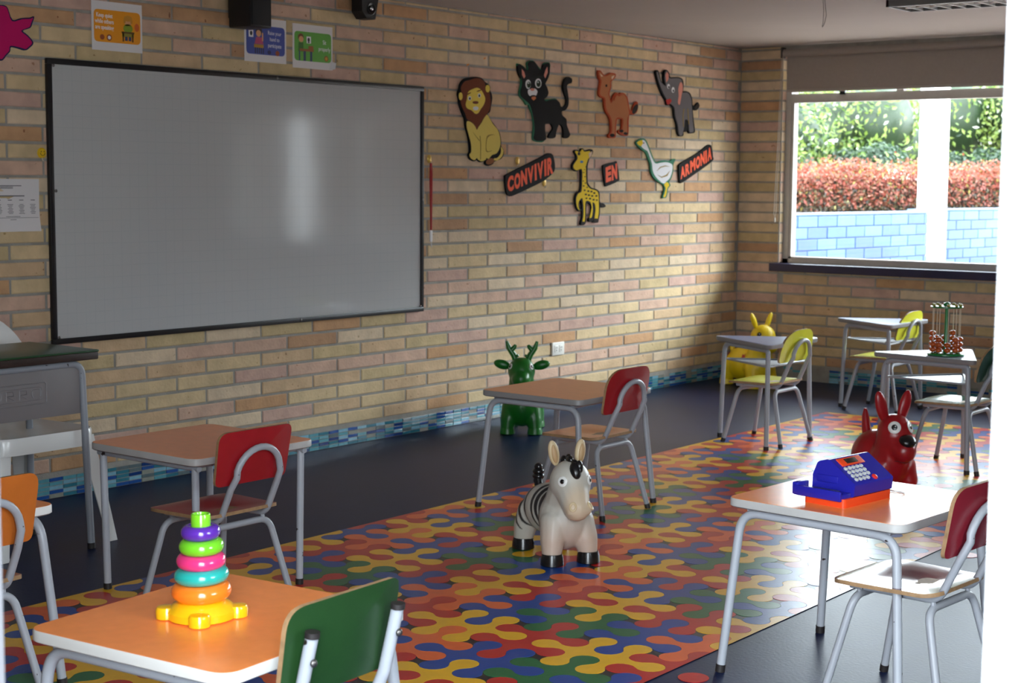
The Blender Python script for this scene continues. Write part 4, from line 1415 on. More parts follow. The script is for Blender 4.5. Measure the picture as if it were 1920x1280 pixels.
CUT={
 'lion':[
  ('K',0,[-3141,1925,-3109,1952,-3061,1964,-3004,1970,-2954,1965,-2925,1946,-2900,1937,-2877,1920,-2877,1900,-2864,1882,-2857,1856,-2866,1820,-2878,1778,-2899,1765,-2861,1726,-2810,1686,-2784,1655,-2773,1613,-2773,1587,-2751,1566,-2748,1540,-2774,1513,-2833,1497,-2850,1481,-2896,1471,-2921,1485,-2917,1500,-2959,1491,-2992,1504,-3017,1496,-3056,1508,-3067,1529,-3056,1555,-3061,1596,-3076,1647,-3095,1688,-3101,1728,-3125,1763,-3150,1808,-3156,1843,-3163,1868,-3149,1899]),
  ('body',1,[-3083,1719,-3043,1712,-3014,1693,-2997,1673,-2981,1691,-2956,1713,-2936,1737,-2907,1762,-2886,1746,-2852,1711,-2809,1681,-2788,1645,-2781,1603,-2791,1571,-2817,1544,-2859,1533,-2888,1512,-2909,1516,-2917,1506,-2951,1496,-2984,1505,-2996,1515,-3017,1502,-3049,1512,-3062,1532,-3046,1550,-3050,1597,-3071,1647,-3087,1688]),
  ('mane',1,[-3137,1879,-3139,1905,-3109,1937,-3060,1949,-3012,1961,-2962,1960,-2929,1941,-2917,1916,-2887,1897,-2879,1866,-2872,1830,-2885,1788,-2911,1761,-2944,1734,-2961,1712,-2985,1691,-2997,1675,-3014,1695,-3043,1715,-3083,1729,-3100,1759,-3128,1793,-3144,1828,-3140,1854]),
  ('face',2,[-3076,1882,-3036,1900,-2995,1909,-2962,1898,-2937,1873,-2924,1848,-2937,1817,-2965,1790,-2986,1768,-3010,1762,-3031,1772,-3047,1781,-3084,1790,-3098,1810,-3088,1841]),
  ('face',2,[-3126,1856,-3129,1843,-3137,1835,-3147,1834,-3155,1842,-3158,1854,-3155,1867,-3147,1875,-3137,1875,-3129,1868]),
  ('face',2,[-2882,1910,-2886,1897,-2896,1889,-2908,1889,-2918,1896,-2922,1908,-2919,1920,-2909,1928,-2896,1929,-2886,1922]),
  ('tuft',1,[-2840,1507,-2840,1496,-2854,1486,-2876,1480,-2898,1480,-2911,1487,-2910,1498,-2896,1509,-2874,1515,-2853,1514]),
  ('body',1,[-2776,1582,-2753,1561,-2764,1529,-2804,1505,-2837,1504,-2838,1515,-2808,1519,-2780,1542,-2774,1561]),
  ('white',3,[-3050,1848,-3053,1840,-3060,1836,-3068,1835,-3075,1839,-3078,1847,-3075,1854,-3068,1859,-3060,1859,-3053,1855]),
  ('white',3,[-2965,1867,-2968,1860,-2975,1855,-2983,1854,-2990,1859,-2993,1866,-2990,1873,-2983,1878,-2975,1878,-2968,1874]),
  ('dark',4,[-3057,1846,-3058,1842,-3062,1839,-3066,1839,-3070,1841,-3071,1845,-3070,1850,-3066,1852,-3062,1852,-3058,1850]),
  ('dark',4,[-2972,1865,-2973,1861,-2977,1858,-2981,1858,-2985,1860,-2986,1864,-2985,1869,-2981,1872,-2977,1872,-2973,1869]),
  ('mane',3,[-2986,1827,-2991,1822,-3004,1818,-3020,1818,-3033,1820,-3038,1825,-3034,1830,-3021,1833,-3004,1834,-2991,1832]),
  ('white',3,[-2986,1794,-2991,1787,-3003,1783,-3018,1782,-3030,1786,-3035,1792,-3030,1799,-3018,1803,-3003,1804,-2991,1801]),
  ('mane',3,[-3054,1879,-3057,1876,-3070,1870,-3083,1865,-3091,1865,-3087,1869,-3074,1875,-3061,1879]),
  ('mane',3,[-2962,1898,-2967,1894,-2981,1890,-2996,1887,-3003,1888,-2998,1891,-2984,1896,-2969,1898]),
  ('line',2,[-2972,1640,-2967,1640,-2960,1588,-2962,1505,-2967,1505,-2966,1588]),
  ('line',2,[-2910,1631,-2877,1650,-2835,1649,-2872,1645,-2906,1623,-2909,1558,-2863,1559,-2867,1556,-2914,1554]),
  ('line',2,[-3034,1659,-2972,1614,-2976,1611]),
 ],
 'cat':[
  ('K',0,[-2622,2062,-2594,2063,-2556,2048,-2531,2032,-2520,2048,-2526,2074,-2503,2088,-2463,2088,-2434,2069,-2413,2050,-2385,2046,-2368,2080,-2316,2089,-2307,2062,-2312,2021,-2333,1987,-2351,1966,-2333,1945,-2318,1913,-2333,1889,-2359,1873,-2342,1863,-2298,1873,-2241,1876,-2205,1860,-2192,1839,-2167,1835,-2142,1850,-2135,1883,-2163,1926,-2174,1959,-2159,2000,-2123,2019,-2081,2009,-2084,1984,-2114,1976,-2131,1961,-2122,1928,-2112,1884,-2116,1844,-2145,1817,-2182,1807,-2172,1783,-2134,1763,-2128,1729,-2104,1691,-2094,1668,-2119,1649,-2163,1651,-2163,1678,-2173,1715,-2203,1729,-2219,1714,-2236,1680,-2245,1651,-2285,1642,-2317,1649,-2299,1675,-2272,1702,-2289,1727,-2324,1728,-2348,1725,-2347,1684,-2337,1650,-2353,1629,-2434,1625,-2463,1641,-2454,1670,-2455,1718,-2469,1772,-2488,1813,-2506,1839,-2555,1863,-2590,1883,-2595,1911,-2582,1938,-2578,1969,-2609,2004,-2620,2031]),
  ('grn',-1,[-2626,2059,-2594,2065,-2552,2049,-2531,2028,-2525,2047,-2531,2076,-2503,2091,-2460,2090,-2383,2042,-2368,2083,-2313,2093,-2303,2061,-2348,1965,-2507,1835,-2560,1858,-2596,1881,-2600,1910,-2584,1969]),
  ('grn',-1,[-2507,1845,-2363,1871,-2297,1877,-2237,1880,-2191,1837,-2232,1802,-2351,1732,-2353,1627,-2439,1621,-2468,1641,-2460,1718,-2477,1782]),
  ('white',1,[-2496,1955,-2500,1939,-2513,1928,-2529,1927,-2542,1937,-2547,1952,-2543,1968,-2530,1978,-2514,1979,-2501,1970]),
  ('white',1,[-2392,1966,-2398,1949,-2413,1938,-2432,1937,-2448,1947,-2454,1963,-2448,1979,-2433,1990,-2414,1991,-2398,1982]),
  ('iris',2,[-2498,1952,-2502,1941,-2510,1934,-2521,1933,-2530,1939,-2534,1950,-2531,1961,-2522,1968,-2511,1968,-2502,1962]),
  ('iris',2,[-2400,1963,-2404,1951,-2414,1944,-2427,1943,-2438,1950,-2442,1961,-2438,1973,-2428,1981,-2415,1981,-2405,1975]),
  ('dark',3,[-2506,1950,-2508,1943,-2512,1939,-2518,1939,-2522,1943,-2524,1949,-2522,1955,-2518,1959,-2513,1960,-2508,1956]),
  ('dark',3,[-2410,1961,-2412,1954,-2417,1950,-2423,1949,-2428,1953,-2430,1960,-2428,1967,-2423,1972,-2417,1972,-2412,1968]),
  ('white',4,[-2516,1960,-2517,1957,-2520,1956,-2523,1956,-2526,1957,-2527,1959,-2526,1962,-2523,1964,-2520,1964,-2517,1962]),
  ('white',4,[-2422,1970,-2423,1968,-2426,1966,-2429,1966,-2432,1967,-2433,1970,-2432,1972,-2429,1974,-2426,1974,-2423,1973]),
  ('white',1,[-2521,1920,-2490,1928,-2454,1931,-2431,1916,-2443,1892,-2467,1879,-2498,1883,-2521,1898]),
  ('pink',2,[-2461,1925,-2465,1920,-2475,1917,-2487,1916,-2497,1919,-2501,1923,-2497,1928,-2487,1932,-2475,1932,-2465,1930]),
  ('dark',2,[-2444,1886,-2450,1880,-2464,1877,-2482,1876,-2496,1878,-2502,1883,-2496,1888,-2482,1892,-2464,1893,-2450,1891]),
  ('org',3,[-2488,1881,-2453,1885,-2446,1874,-2467,1861,-2487,1870]),
  ('pink',1,[-2584,2039,-2562,2024,-2549,1998,-2562,1984,-2580,2002]),
  ('pink',1,[-2334,2067,-2330,2032,-2354,1997,-2367,2014,-2352,2047]),
 ],
 'camel':[
  ('rim',0,[-1806,2071,-1776,2076,-1742,2053,-1706,2053,-1660,2069,-1607,2063,-1621,2034,-1654,2017,-1656,1979,-1674,1942,-1666,1916,-1655,1892,-1631,1927,-1596,1949,-1569,1941,-1545,1951,-1508,1947,-1473,1927,-1456,1890,-1440,1849,-1415,1846,-1401,1874,-1364,1903,-1345,1881,-1357,1837,-1403,1816,-1441,1818,-1453,1781,-1452,1718,-1460,1683,-1517,1681,-1569,1695,-1570,1712,-1538,1722,-1531,1779,-1549,1783,-1578,1782,-1590,1768,-1597,1696,-1604,1665,-1672,1662,-1681,1682,-1657,1700,-1662,1765,-1683,1798,-1715,1824,-1732,1860,-1737,1902,-1780,1913,-1796,1936,-1789,1972,-1782,2012,-1798,2033]),
  ('fur',1,[-1795,2063,-1775,2067,-1744,2046,-1706,2047,-1663,2060,-1620,2058,-1632,2035,-1665,2021,-1669,1978,-1687,1942,-1678,1914,-1655,1879,-1620,1923,-1590,1942,-1569,1934,-1545,1944,-1516,1941,-1486,1921,-1469,1887,-1455,1843,-1451,1822,-1471,1781,-1468,1719,-1474,1690,-1511,1689,-1523,1716,-1517,1781,-1549,1791,-1586,1790,-1605,1767,-1611,1697,-1617,1672,-1661,1671,-1641,1698,-1646,1768,-1669,1803,-1701,1829,-1716,1863,-1722,1908,-1766,1920,-1780,1937,-1775,1971,-1766,2012,-1782,2034]),
  ('dark',2,[-1703,1987,-1705,1981,-1710,1978,-1715,1978,-1720,1981,-1722,1986,-1720,1991,-1716,1994,-1710,1995,-1705,1992]),
  ('dark',2,[-1612,1679,-1617,1673,-1631,1669,-1647,1668,-1661,1672,-1666,1678,-1661,1684,-1648,1689,-1631,1689,-1618,1686]),
  ('dark',2,[-1512,1709,-1516,1704,-1527,1700,-1541,1700,-1552,1703,-1557,1708,-1553,1713,-1541,1717,-1527,1717,-1516,1714]),
  ('dark',2,[-1462,1695,-1467,1690,-1479,1686,-1494,1686,-1506,1689,-1511,1694,-1507,1699,-1495,1703,-1480,1703,-1467,1700]),
  ('dark',2,[-1358,1849,-1376,1832,-1395,1823,-1409,1826,-1413,1839,-1404,1858,-1386,1875,-1367,1885,-1353,1882,-1349,1868]),
  ('pale',2,[-1785,2058,-1750,2044,-1769,2039]),
  ('pale',2,[-1620,2056,-1656,2045,-1651,2027]),
  ('rim',2,[-1630,1900,-1615,1927,-1590,1940,-1569,1932,-1545,1942,-1520,1934,-1545,1936,-1567,1926,-1590,1934,-1610,1920,-1621,1899]),
 ],
 'elephant':[
  ('K',0,[-1148,2107,-1117,2117,-1094,2090,-1076,2054,-1046,2035,-1033,2027,-1052,2064,-1045,2111,-1014,2127,-982,2110,-963,2081,-907,2085,-850,2086,-806,2073,-794,2031,-798,1996,-761,1998,-709,1985,-680,1944,-674,1911,-648,1904,-604,1930,-590,1907,-624,1875,-665,1879,-671,1875,-655,1799,-638,1731,-678,1718,-722,1722,-739,1777,-739,1731,-782,1727,-796,1756,-785,1702,-835,1694,-861,1717,-877,1773,-909,1828,-922,1882,-963,1897,-1001,1894,-1014,1922,-1041,1944,-1068,1971,-1104,2015,-1131,2060]),
  ('gry',1,[-1134,2101,-1120,2107,-1102,2080,-1084,2049,-1045,2026,-1014,2022,-1033,2066,-1027,2108,-1010,2119,-992,2105,-974,2073,-907,2077,-853,2078,-821,2068,-809,2031,-814,1988,-760,1990,-720,1978,-693,1941,-686,1898,-670,1799,-655,1736,-678,1726,-711,1729,-724,1787,-740,1806,-772,1805,-778,1766,-801,1704,-830,1700,-847,1719,-863,1773,-895,1829,-907,1881,-958,1905,-998,1909,-1000,1926,-1026,1950,-1051,1974,-1087,2016,-1116,2061]),
  ('pink',2,[-842,2052,-813,2044,-808,2002,-823,1964,-842,1904,-866,1919,-857,1962,-863,2009]),
  ('pink',2,[-1027,2094,-1006,2113,-985,2096,-991,2063,-1015,2043]),
  ('white',2,[-970,2020,-973,2010,-981,2004,-990,2003,-998,2009,-1002,2018,-999,2027,-991,2034,-981,2034,-973,2029]),
  ('white',2,[-911,1999,-914,1988,-923,1981,-934,1980,-943,1987,-947,1997,-943,2008,-935,2016,-924,2016,-915,2010]),
  ('dark',3,[-975,2015,-977,2010,-981,2006,-986,2006,-991,2009,-993,2014,-991,2019,-987,2022,-982,2022,-977,2019]),
  ('dark',3,[-918,1993,-920,1988,-924,1985,-929,1985,-934,1987,-936,1992,-934,1997,-930,2001,-924,2001,-920,1998]),
  ('red',2,[-1016,1927,-964,1940,-944,1925,-975,1899,-1000,1900]),
  ('line',2,[-793,1880,-786,1880,-794,1823,-785,1757,-792,1757,-802,1823]),
  ('line',2,[-742,1882,-735,1882,-726,1825,-717,1778,-724,1778,-735,1825]),
  ('dark',2,[-598,1892,-617,1881,-636,1877,-650,1881,-652,1892,-641,1905,-623,1915,-603,1919,-590,1915,-588,1905]),
 ],
 'giraffe':[
  ('K',0,[-2051,1569,-2026,1580,-1988,1574,-1977,1588,-1956,1590,-1943,1579,-1913,1580,-1872,1587,-1847,1575,-1862,1546,-1884,1528,-1892,1512,-1905,1477,-1903,1407,-1895,1374,-1859,1348,-1805,1339,-1771,1316,-1765,1258,-1728,1250,-1699,1231,-1732,1222,-1762,1226,-1764,1194,-1776,1150,-1785,1129,-1837,1130,-1845,1136,-1885,1137,-1886,1157,-1863,1170,-1858,1231,-1883,1250,-1908,1250,-1914,1196,-1916,1134,-1939,1116,-1971,1119,-1969,1139,-1956,1170,-1961,1231,-1970,1268,-1984,1256,-1983,1229,-1962,1209,-1989,1201,-2019,1223,-2035,1276,-2018,1313,-1982,1330,-1976,1389,-1980,1455,-2024,1447,-2064,1462,-2069,1484,-2052,1506,-2030,1524,-2030,1545]),
  ('yel',1,[-2041,1567,-2024,1573,-1991,1566,-1972,1581,-1958,1583,-1946,1571,-1913,1572,-1882,1574,-1878,1548,-1899,1526,-1911,1508,-1923,1477,-1921,1407,-1912,1367,-1870,1341,-1812,1331,-1785,1310,-1779,1248,-1778,1194,-1793,1148,-1822,1149,-1813,1212,-1824,1248,-1848,1255,-1844,1213,-1852,1168,-1873,1151,-1877,1160,-1856,1222,-1873,1259,-1922,1262,-1926,1196,-1931,1134,-1956,1130,-1944,1170,-1945,1231,-1959,1284,-1997,1260,-1997,1227,-1984,1207,-2012,1227,-2023,1276,-2004,1310,-1968,1325,-1961,1389,-1965,1461,-2021,1454,-2052,1467,-2056,1484,-2038,1503,-2015,1524,-2018,1545]),
  ('pale',2,[-1897,1561,-1858,1574,-1866,1548,-1889,1530]),
  ('dark',2,[-1987,1556,-1989,1550,-1996,1546,-2004,1546,-2011,1550,-2014,1556,-2011,1562,-2004,1566,-1996,1566,-1989,1562]),
  ('blue',2,[-1954,1507,-1957,1503,-1965,1500,-1976,1500,-1984,1503,-1987,1507,-1984,1511,-1976,1514,-1966,1514,-1957,1511]),
  ('dark',2,[-1940,1442,-1943,1439,-1950,1438,-1955,1440,-1955,1443,-1950,1445,-1943,1444]),
  ('dark',2,[-1925,1416,-1928,1413,-1934,1412,-1939,1414,-1939,1417,-1934,1419,-1928,1418]),
  ('dark',2,[-1944,1389,-1947,1386,-1953,1386,-1958,1388,-1958,1391,-1953,1393,-1947,1392]),
  ('dark',2,[-1919,1376,-1922,1373,-1929,1373,-1934,1375,-1934,1378,-1929,1380,-1922,1379]),
  ('dark',2,[-1937,1359,-1941,1355,-1948,1354,-1955,1357,-1955,1360,-1949,1363,-1941,1362]),
  ('dark',2,[-1899,1350,-1902,1347,-1910,1346,-1916,1348,-1916,1352,-1910,1354,-1902,1353]),
  ('dark',2,[-1925,1332,-1929,1328,-1938,1327,-1945,1330,-1945,1334,-1938,1337,-1929,1336]),
  ('dark',2,[-1883,1326,-1888,1322,-1898,1321,-1906,1324,-1906,1329,-1898,1332,-1888,1330]),
  ('dark',2,[-1849,1323,-1854,1319,-1864,1318,-1873,1321,-1873,1326,-1864,1329,-1854,1328]),
  ('dark',2,[-1818,1314,-1823,1310,-1833,1309,-1842,1312,-1842,1317,-1833,1320,-1823,1319]),
  ('dark',2,[-1794,1297,-1799,1292,-1809,1291,-1818,1294,-1818,1299,-1810,1302,-1799,1301]),
  ('dark',2,[-1910,1306,-1915,1301,-1925,1300,-1933,1303,-1934,1308,-1925,1311,-1915,1310]),
  ('dark',2,[-1876,1301,-1881,1297,-1891,1296,-1900,1299,-1900,1304,-1892,1307,-1881,1306]),
  ('dark',2,[-1841,1297,-1845,1292,-1856,1291,-1864,1294,-1864,1299,-1856,1302,-1846,1301]),
  ('dark',2,[-1864,1279,-1868,1275,-1879,1274,-1887,1277,-1887,1282,-1879,1285,-1868,1284]),
  ('dark',2,[-1825,1273,-1830,1268,-1840,1267,-1848,1271,-1849,1275,-1840,1278,-1830,1277]),
  ('dark',2,[-1791,1270,-1795,1266,-1804,1265,-1811,1268,-1811,1272,-1804,1275,-1795,1274]),
  ('dark',2,[-1904,1282,-1908,1278,-1917,1277,-1924,1280,-1924,1284,-1917,1287,-1908,1286]),
  ('dark',2,[-1935,1459,-1937,1457,-1942,1457,-1946,1458,-1946,1460,-1942,1462,-1937,1462]),
  ('dark',2,[-1920,1477,-1922,1475,-1927,1474,-1931,1476,-1931,1478,-1927,1480,-1922,1479]),
  ('dark',2,[-1925,1127,-1929,1121,-1940,1117,-1953,1118,-1963,1122,-1968,1128,-1964,1134,-1953,1138,-1940,1137,-1929,1133]),
  ('dark',2,[-1841,1149,-1845,1143,-1857,1139,-1871,1139,-1883,1143,-1887,1149,-1883,1156,-1871,1159,-1857,1159,-1845,1155]),
  ('dark',2,[-1783,1143,-1788,1135,-1800,1131,-1816,1131,-1828,1136,-1833,1143,-1828,1151,-1816,1155,-1801,1155,-1788,1150]),
  ('dark',2,[-1775,1249,-1732,1247,-1704,1231,-1743,1227]),
 ],
 'goose':[
  ('grn',0,[-1367,1639,-1336,1658,-1283,1669,-1244,1657,-1209,1616,-1180,1578,-1153,1543,-1122,1518,-1074,1524,-1013,1530,-951,1526,-925,1539,-882,1539,-908,1501,-906,1460,-931,1411,-957,1389,-939,1365,-965,1344,-973,1313,-991,1282,-1037,1282,-1022,1315,-1014,1346,-1032,1369,-1085,1385,-1148,1414,-1183,1456,-1192,1504,-1218,1540,-1245,1575,-1287,1591,-1336,1614]),
  ('white',1,[-1291,1657,-1257,1650,-1225,1614,-1194,1573,-1169,1539,-1130,1508,-1068,1513,-1004,1518,-951,1512,-920,1498,-922,1460,-949,1414,-987,1393,-1025,1376,-1078,1395,-1128,1423,-1160,1458,-1171,1504,-1196,1543,-1228,1586,-1269,1599,-1307,1622]),
  ('yel',1,[-1357,1639,-1327,1652,-1291,1657,-1282,1636,-1306,1617,-1333,1623]),
  ('yel',1,[-1020,1370,-982,1386,-955,1365,-979,1346,-988,1313,-1002,1288,-1026,1288,-1010,1313,-1000,1346]),
  ('dark',2,[-1268,1639,-1270,1636,-1273,1635,-1277,1634,-1281,1636,-1282,1639,-1281,1641,-1277,1643,-1273,1643,-1270,1642]),
  ('line',2,[-1115,1458,-1072,1487,-1012,1497,-950,1488,-1011,1490,-1067,1480]),
  ('line',2,[-1106,1435,-1053,1421,-992,1436,-949,1464,-983,1427,-1053,1414]),
 ],
 'star':[
  ('navy',0,[-6094,2091,-6075,2090,-6060,2081,-6038,2034,-5992,2046,-5947,2052,-5932,2057,-5942,2029,-5954,2008,-5990,1994,-5965,1977,-5939,1948,-5961,1924,-5980,1914,-6007,1919,-6048,1923,-6054,1904,-6073,1886,-6084,1872,-6101,1864,-6134,1886,-6151,1916,-6198,1904,-6208,1931,-6177,1973,-6208,2005,-6200,2029,-6158,2022,-6132,2076,-6111,2089]),
  ('mag',1,[-6095,2087,-6077,2086,-6063,2077,-6042,2029,-5992,2041,-5952,2046,-5939,2052,-5950,2028,-5959,2011,-5999,1993,-5970,1973,-5947,1948,-5966,1928,-5980,1920,-6005,1924,-6052,1928,-6059,1907,-6077,1890,-6088,1877,-6101,1870,-6130,1891,-6149,1921,-6194,1909,-6202,1932,-6170,1973,-6202,2005,-6194,2025,-6154,2018,-6128,2071,-6109,2085]),
 ],
}

# ------------------------------------------------------------------ things on the brick wall (plane x = 0)
WP = 0.0055


def wprism(mb, poly, x0, x1, mi=0):
    """polygon given as (y, z) on the wall, extruded along x"""
    A = sum(poly[i][0] * poly[(i + 1) % len(poly)][1] - poly[(i + 1) % len(poly)][0] * poly[i][1] for i in range(len(poly)))
    P = poly if A > 0 else poly[::-1]
    n = len(P)
    mb.add([(x0, y, z) for y, z in P] + [(x1, y, z) for y, z in P],
           [tuple(range(n - 1, -1, -1)), tuple(range(n, 2 * n))] + [(i, (i + 1) % n, n + (i + 1) % n, n + i) for i in range(n)], mi)
    return mb


def wtext(name, body, size, y, z, x, m, parent, align='CENTER', offset=0.0, depth=0.0008, slope=0.0, sx=1.0):
    me = text_mesh(body, size, depth, offset, align)
    for v in me.vertices:
        a, b, c = v.co
        v.co = (x + c, y + a * sx, z + b + a * sx * slope)
    me.materials.clear()
    me.materials.append(m)
    return link(name, me, parent)


# ---- whiteboard
BY0, BY1, BZ0, BZ1 = -5.879, -3.459, 0.670, 1.890
wbd = thing('whiteboard', 'large whiteboard with black frame and faint squared grid', 'whiteboard', (0, 0, 0))
m = bpy.data.materials.new('whiteboard_enamel')
m.use_nodes = True
nt = m.node_tree
b = nt.nodes['Principled BSDF']
b.inputs['Roughness'].default_value = 0.09
b.inputs['Specular IOR Level'].default_value = 0.6
geo = nt.nodes.new('ShaderNodeNewGeometry')
sep = nt.nodes.new('ShaderNodeSeparateXYZ')
nt.links.new(geo.outputs['Position'], sep.inputs[0])
facs = []
for ax, per in (('Y', 0.05), ('Z', 0.05)):
    a = nt.nodes.new('ShaderNodeMath')
    a.operation = 'PINGPONG'
    a.inputs[1].default_value = per / 2
    nt.links.new(sep.outputs[ax], a.inputs[0])
    c = nt.nodes.new('ShaderNodeMath')
    c.operation = 'LESS_THAN'
    c.inputs[1].default_value = 0.0009
    nt.links.new(a.outputs[0], c.inputs[0])
    facs.append(c)
mxm = nt.nodes.new('ShaderNodeMath')
mxm.operation = 'MAXIMUM'
nt.links.new(facs[0].outputs[0], mxm.inputs[0])
nt.links.new(facs[1].outputs[0], mxm.inputs[1])
mx = nt.nodes.new('ShaderNodeMix')
mx.data_type = 'RGBA'
mx.inputs[6].default_value = (*lin((186, 187, 187)), 1)
mx.inputs[7].default_value = (*lin((178, 180, 182)), 1)
nt.links.new(mxm.outputs[0], mx.inputs[0])
nt.links.new(mx.outputs[2], b.inputs['Base Color'])
n = nt.nodes.new('ShaderNodeTexNoise')
n.inputs['Scale'].default_value = 2.2
nt.links.new(geo.outputs['Position'], n.inputs['Vector'])
bp = nt.nodes.new('ShaderNodeBump')
bp.inputs['Strength'].default_value = 0.12
bp.inputs['Distance'].default_value = 0.01
nt.links.new(n.outputs['Fac'], bp.inputs['Height'])
nt.links.new(bp.outputs['Normal'], b.inputs['Normal'])
MB().box((WP, BY0 + 0.01, BZ0 + 0.01), (0.018, BY1 - 0.01, BZ1 - 0.01)).build('writing_surface', m, wbd, False)
M_FRM = mat('black_frame', (28, 26, 28), 0.4, spec=0.4)
FW = 0.024
for a, c in (((BY0, BZ0), (BY1, BZ0 + FW)), ((BY0, BZ1 - FW), (BY1, BZ1)), ((BY0, BZ0 + FW), (BY0 + FW, BZ1 - FW)), ((BY1 - FW, BZ0 + FW), (BY1, BZ1 - FW))):
    MB().cbox((WP, a[0], a[1]), (0.026, c[0], c[1]), 0.003).build('frame_rail', M_FRM, wbd)
for y, z in ((-4.55, BZ1 - 0.012), (-4.40, BZ0 + 0.012), (BY0 + 0.03, 1.33), (BY1 - 0.012, 1.28), (BY0 + 0.03, BZ1 - 0.03), (BY1 - 0.03, BZ0 + 0.03), (BY0 + 0.03, BZ0 + 0.03)):
    MB().ell((0.0265, y, z), (0.003, 0.007, 0.007), 10, 6).build('screw', M_BOLT, wbd)

# ---- classroom posters in plastic sleeves
M_PAPER = mat('paper_white', (222, 218, 218), 0.35, spec=0.5)
M_INK = mat('ink_dark', (40, 36, 40), 0.5)
M_TXT = mat('print_white', (236, 232, 236), 0.5)
SKIN = mat('print_skin', (222, 160, 110), 0.5)


def ellp(cy, cz, ry, rz, n=16):
    return [(cy + ry * cos(2 * pi * k / n), cz + rz * sin(2 * pi * k / n)) for k in range(n)]


def poster(label, y0, y1, z0, z1, col, mname, torn=None):
    t = thing('wall_poster', label, 'poster', (0, 0, 0))
    out = [(y0, z0), (y1, z0), (y1, z1), (y0, z1)] if torn is None else torn
    wprism(MB(), out, WP, WP + 0.0012).build('sheet', M_PAPER, t, False)
    w = y1 - y0
    P = rpoly([(y0 + 0.012, z0 + 0.036), (y1 - 0.010, z0 + 0.036), (y1 - 0.010, z1 - 0.036), (y0 + 0.012, z1 - 0.036)], 0.022, 5)
    wprism(MB(), P, WP + 0.0012, WP + 0.0018).build('printed_panel', mat(mname, col, 0.35, spec=0.5), t, False)
    return t


def layer(parent, name, m, polys, lv=0):
    mb = MB()
    for p in polys:
        wprism(mb, p, WP + 0.0018 + 0.0004 * lv, WP + 0.0022 + 0.0004 * lv)
    return mb.build(name, m, parent, False)


def rect(y0, z0, y1, z1):
    return [(y0, z0), (y1, z0), (y1, z1), (y0, z1)]


p1 = poster('yellow-orange rules poster above the left end of the whiteboard', -5.633, -5.358, 1.943, 2.155, (232, 150, 20), 'print_amber')
for k, s in enumerate(('Keep quiet', 'while others', 'are speaking')):
    wtext('lettering', s, 0.0255, -5.565, 2.086 - 0.026 * k, WP + 0.0020, M_TXT, p1, slope=-0.02, offset=0.0005, sx=0.78)
layer(p1, 'picture_face', SKIN, [ellp(-5.437, 2.078, 0.022, 0.021)])
layer(p1, 'picture_hair', mat('print_blond', (204, 140, 40), 0.5), [ellp(-5.437, 2.090, 0.023, 0.013), ellp(-5.456, 2.078, 0.006, 0.010), ellp(-5.418, 2.078, 0.006, 0.010)], 1)
layer(p1, 'picture_shirt', mat('print_lime', (126, 146, 30), 0.5), [ellp(-5.437, 2.046, 0.026, 0.020)], 0)
layer(p1, 'picture_desk', mat('print_brown', (96, 66, 20), 0.5), [rect(-5.473, 2.024, -5.403, 2.032), rect(-5.468, 1.988, -5.460, 2.024), rect(-5.416, 1.988, -5.408, 2.024)], 1)
layer(p1, 'picture_desk_front', mat('print_olive', (140, 130, 40), 0.5), [rect(-5.470, 2.010, -5.406, 2.024)], 1)
layer(p1, 'picture_legs', mat('print_denim', (44, 60, 96), 0.5), [rect(-5.455, 1.992, -5.440, 2.010), rect(-5.434, 1.992, -5.420, 2.010)], 1)
layer(p1, 'picture_badge', mat('print_rust', (150, 70, 30), 0.5), [ellp(-5.578, 2.0, 0.012, 0.012), ellp(-5.540, 2.0, 0.014, 0.014)])
layer(p1, 'picture_badge_inner', M_TXT, [ellp(-5.540, 2.0, 0.008, 0.008)], 1)
layer(p1, 'picture_hush_mark', mat('print_orange_dark', (206, 96, 30), 0.5), [ellp(-5.388, 2.054, 0.013, 0.018)])
p2 = poster('blue rules poster partly behind the black box speaker', -4.745, -4.470, 1.950, 2.160, (62, 78, 158), 'print_blue')
for k, s in enumerate(('Raise your', 'hand to', 'participate')):
    wtext('lettering', s, 0.027, -4.548, 2.084 - 0.030 * k, WP + 0.0020, M_TXT, p2, slope=-0.02, sx=0.78)
layer(p2, 'picture_hair', mat('print_black_hair', (46, 36, 40), 0.5), [ellp(-4.652, 2.096, 0.022, 0.022), ellp(-4.652, 2.118, 0.008, 0.010)])
layer(p2, 'picture_face', SKIN, [ellp(-4.654, 2.086, 0.016, 0.016), rect(-4.632, 2.05, -4.624, 2.09)], 1)
layer(p2, 'picture_shirt', mat('print_pink', (186, 70, 110), 0.5), [[(-4.680, 2.036), (-4.622, 2.036), (-4.634, 2.068), (-4.670, 2.068)]], 0)
layer(p2, 'picture_desk', mat('print_ochre', (176, 130, 40), 0.5), [rect(-4.684, 2.018, -4.622, 2.034)], 1)
layer(p2, 'picture_legs', M_INK, [rect(-4.678 + 0.013 * k, 1.99, -4.672 + 0.013 * k, 2.018) for k in range(5)], 0)
layer(p2, 'picture_card', M_TXT, [rect(-4.718, 2.066, -4.688, 2.100)], 0)
layer(p2, 'picture_card_mark', M_INK, [ellp(-4.702, 2.084, 0.008, 0.011)], 1)
layer(p2, 'picture_badge', mat('print_navy', (40, 44, 90), 0.5), [ellp(-4.584, 2.0, 0.012, 0.010)])
layer(p2, 'picture_badge_ring', mat('print_rust', (150, 70, 30), 0.5), [ellp(-4.530, 1.998, 0.013, 0.013)])
p3 = poster('green rules poster with a curled shiny corner, below the ceiling', -4.426, -4.146, 1.938, 2.154, (96, 168, 60), 'print_green')
for k, s in enumerate(('Sit', 'properly')):
    wtext('lettering', s, 0.030, -4.205, 2.064 - 0.034 * k, WP + 0.0020, M_TXT, p3, slope=-0.02, sx=0.8)
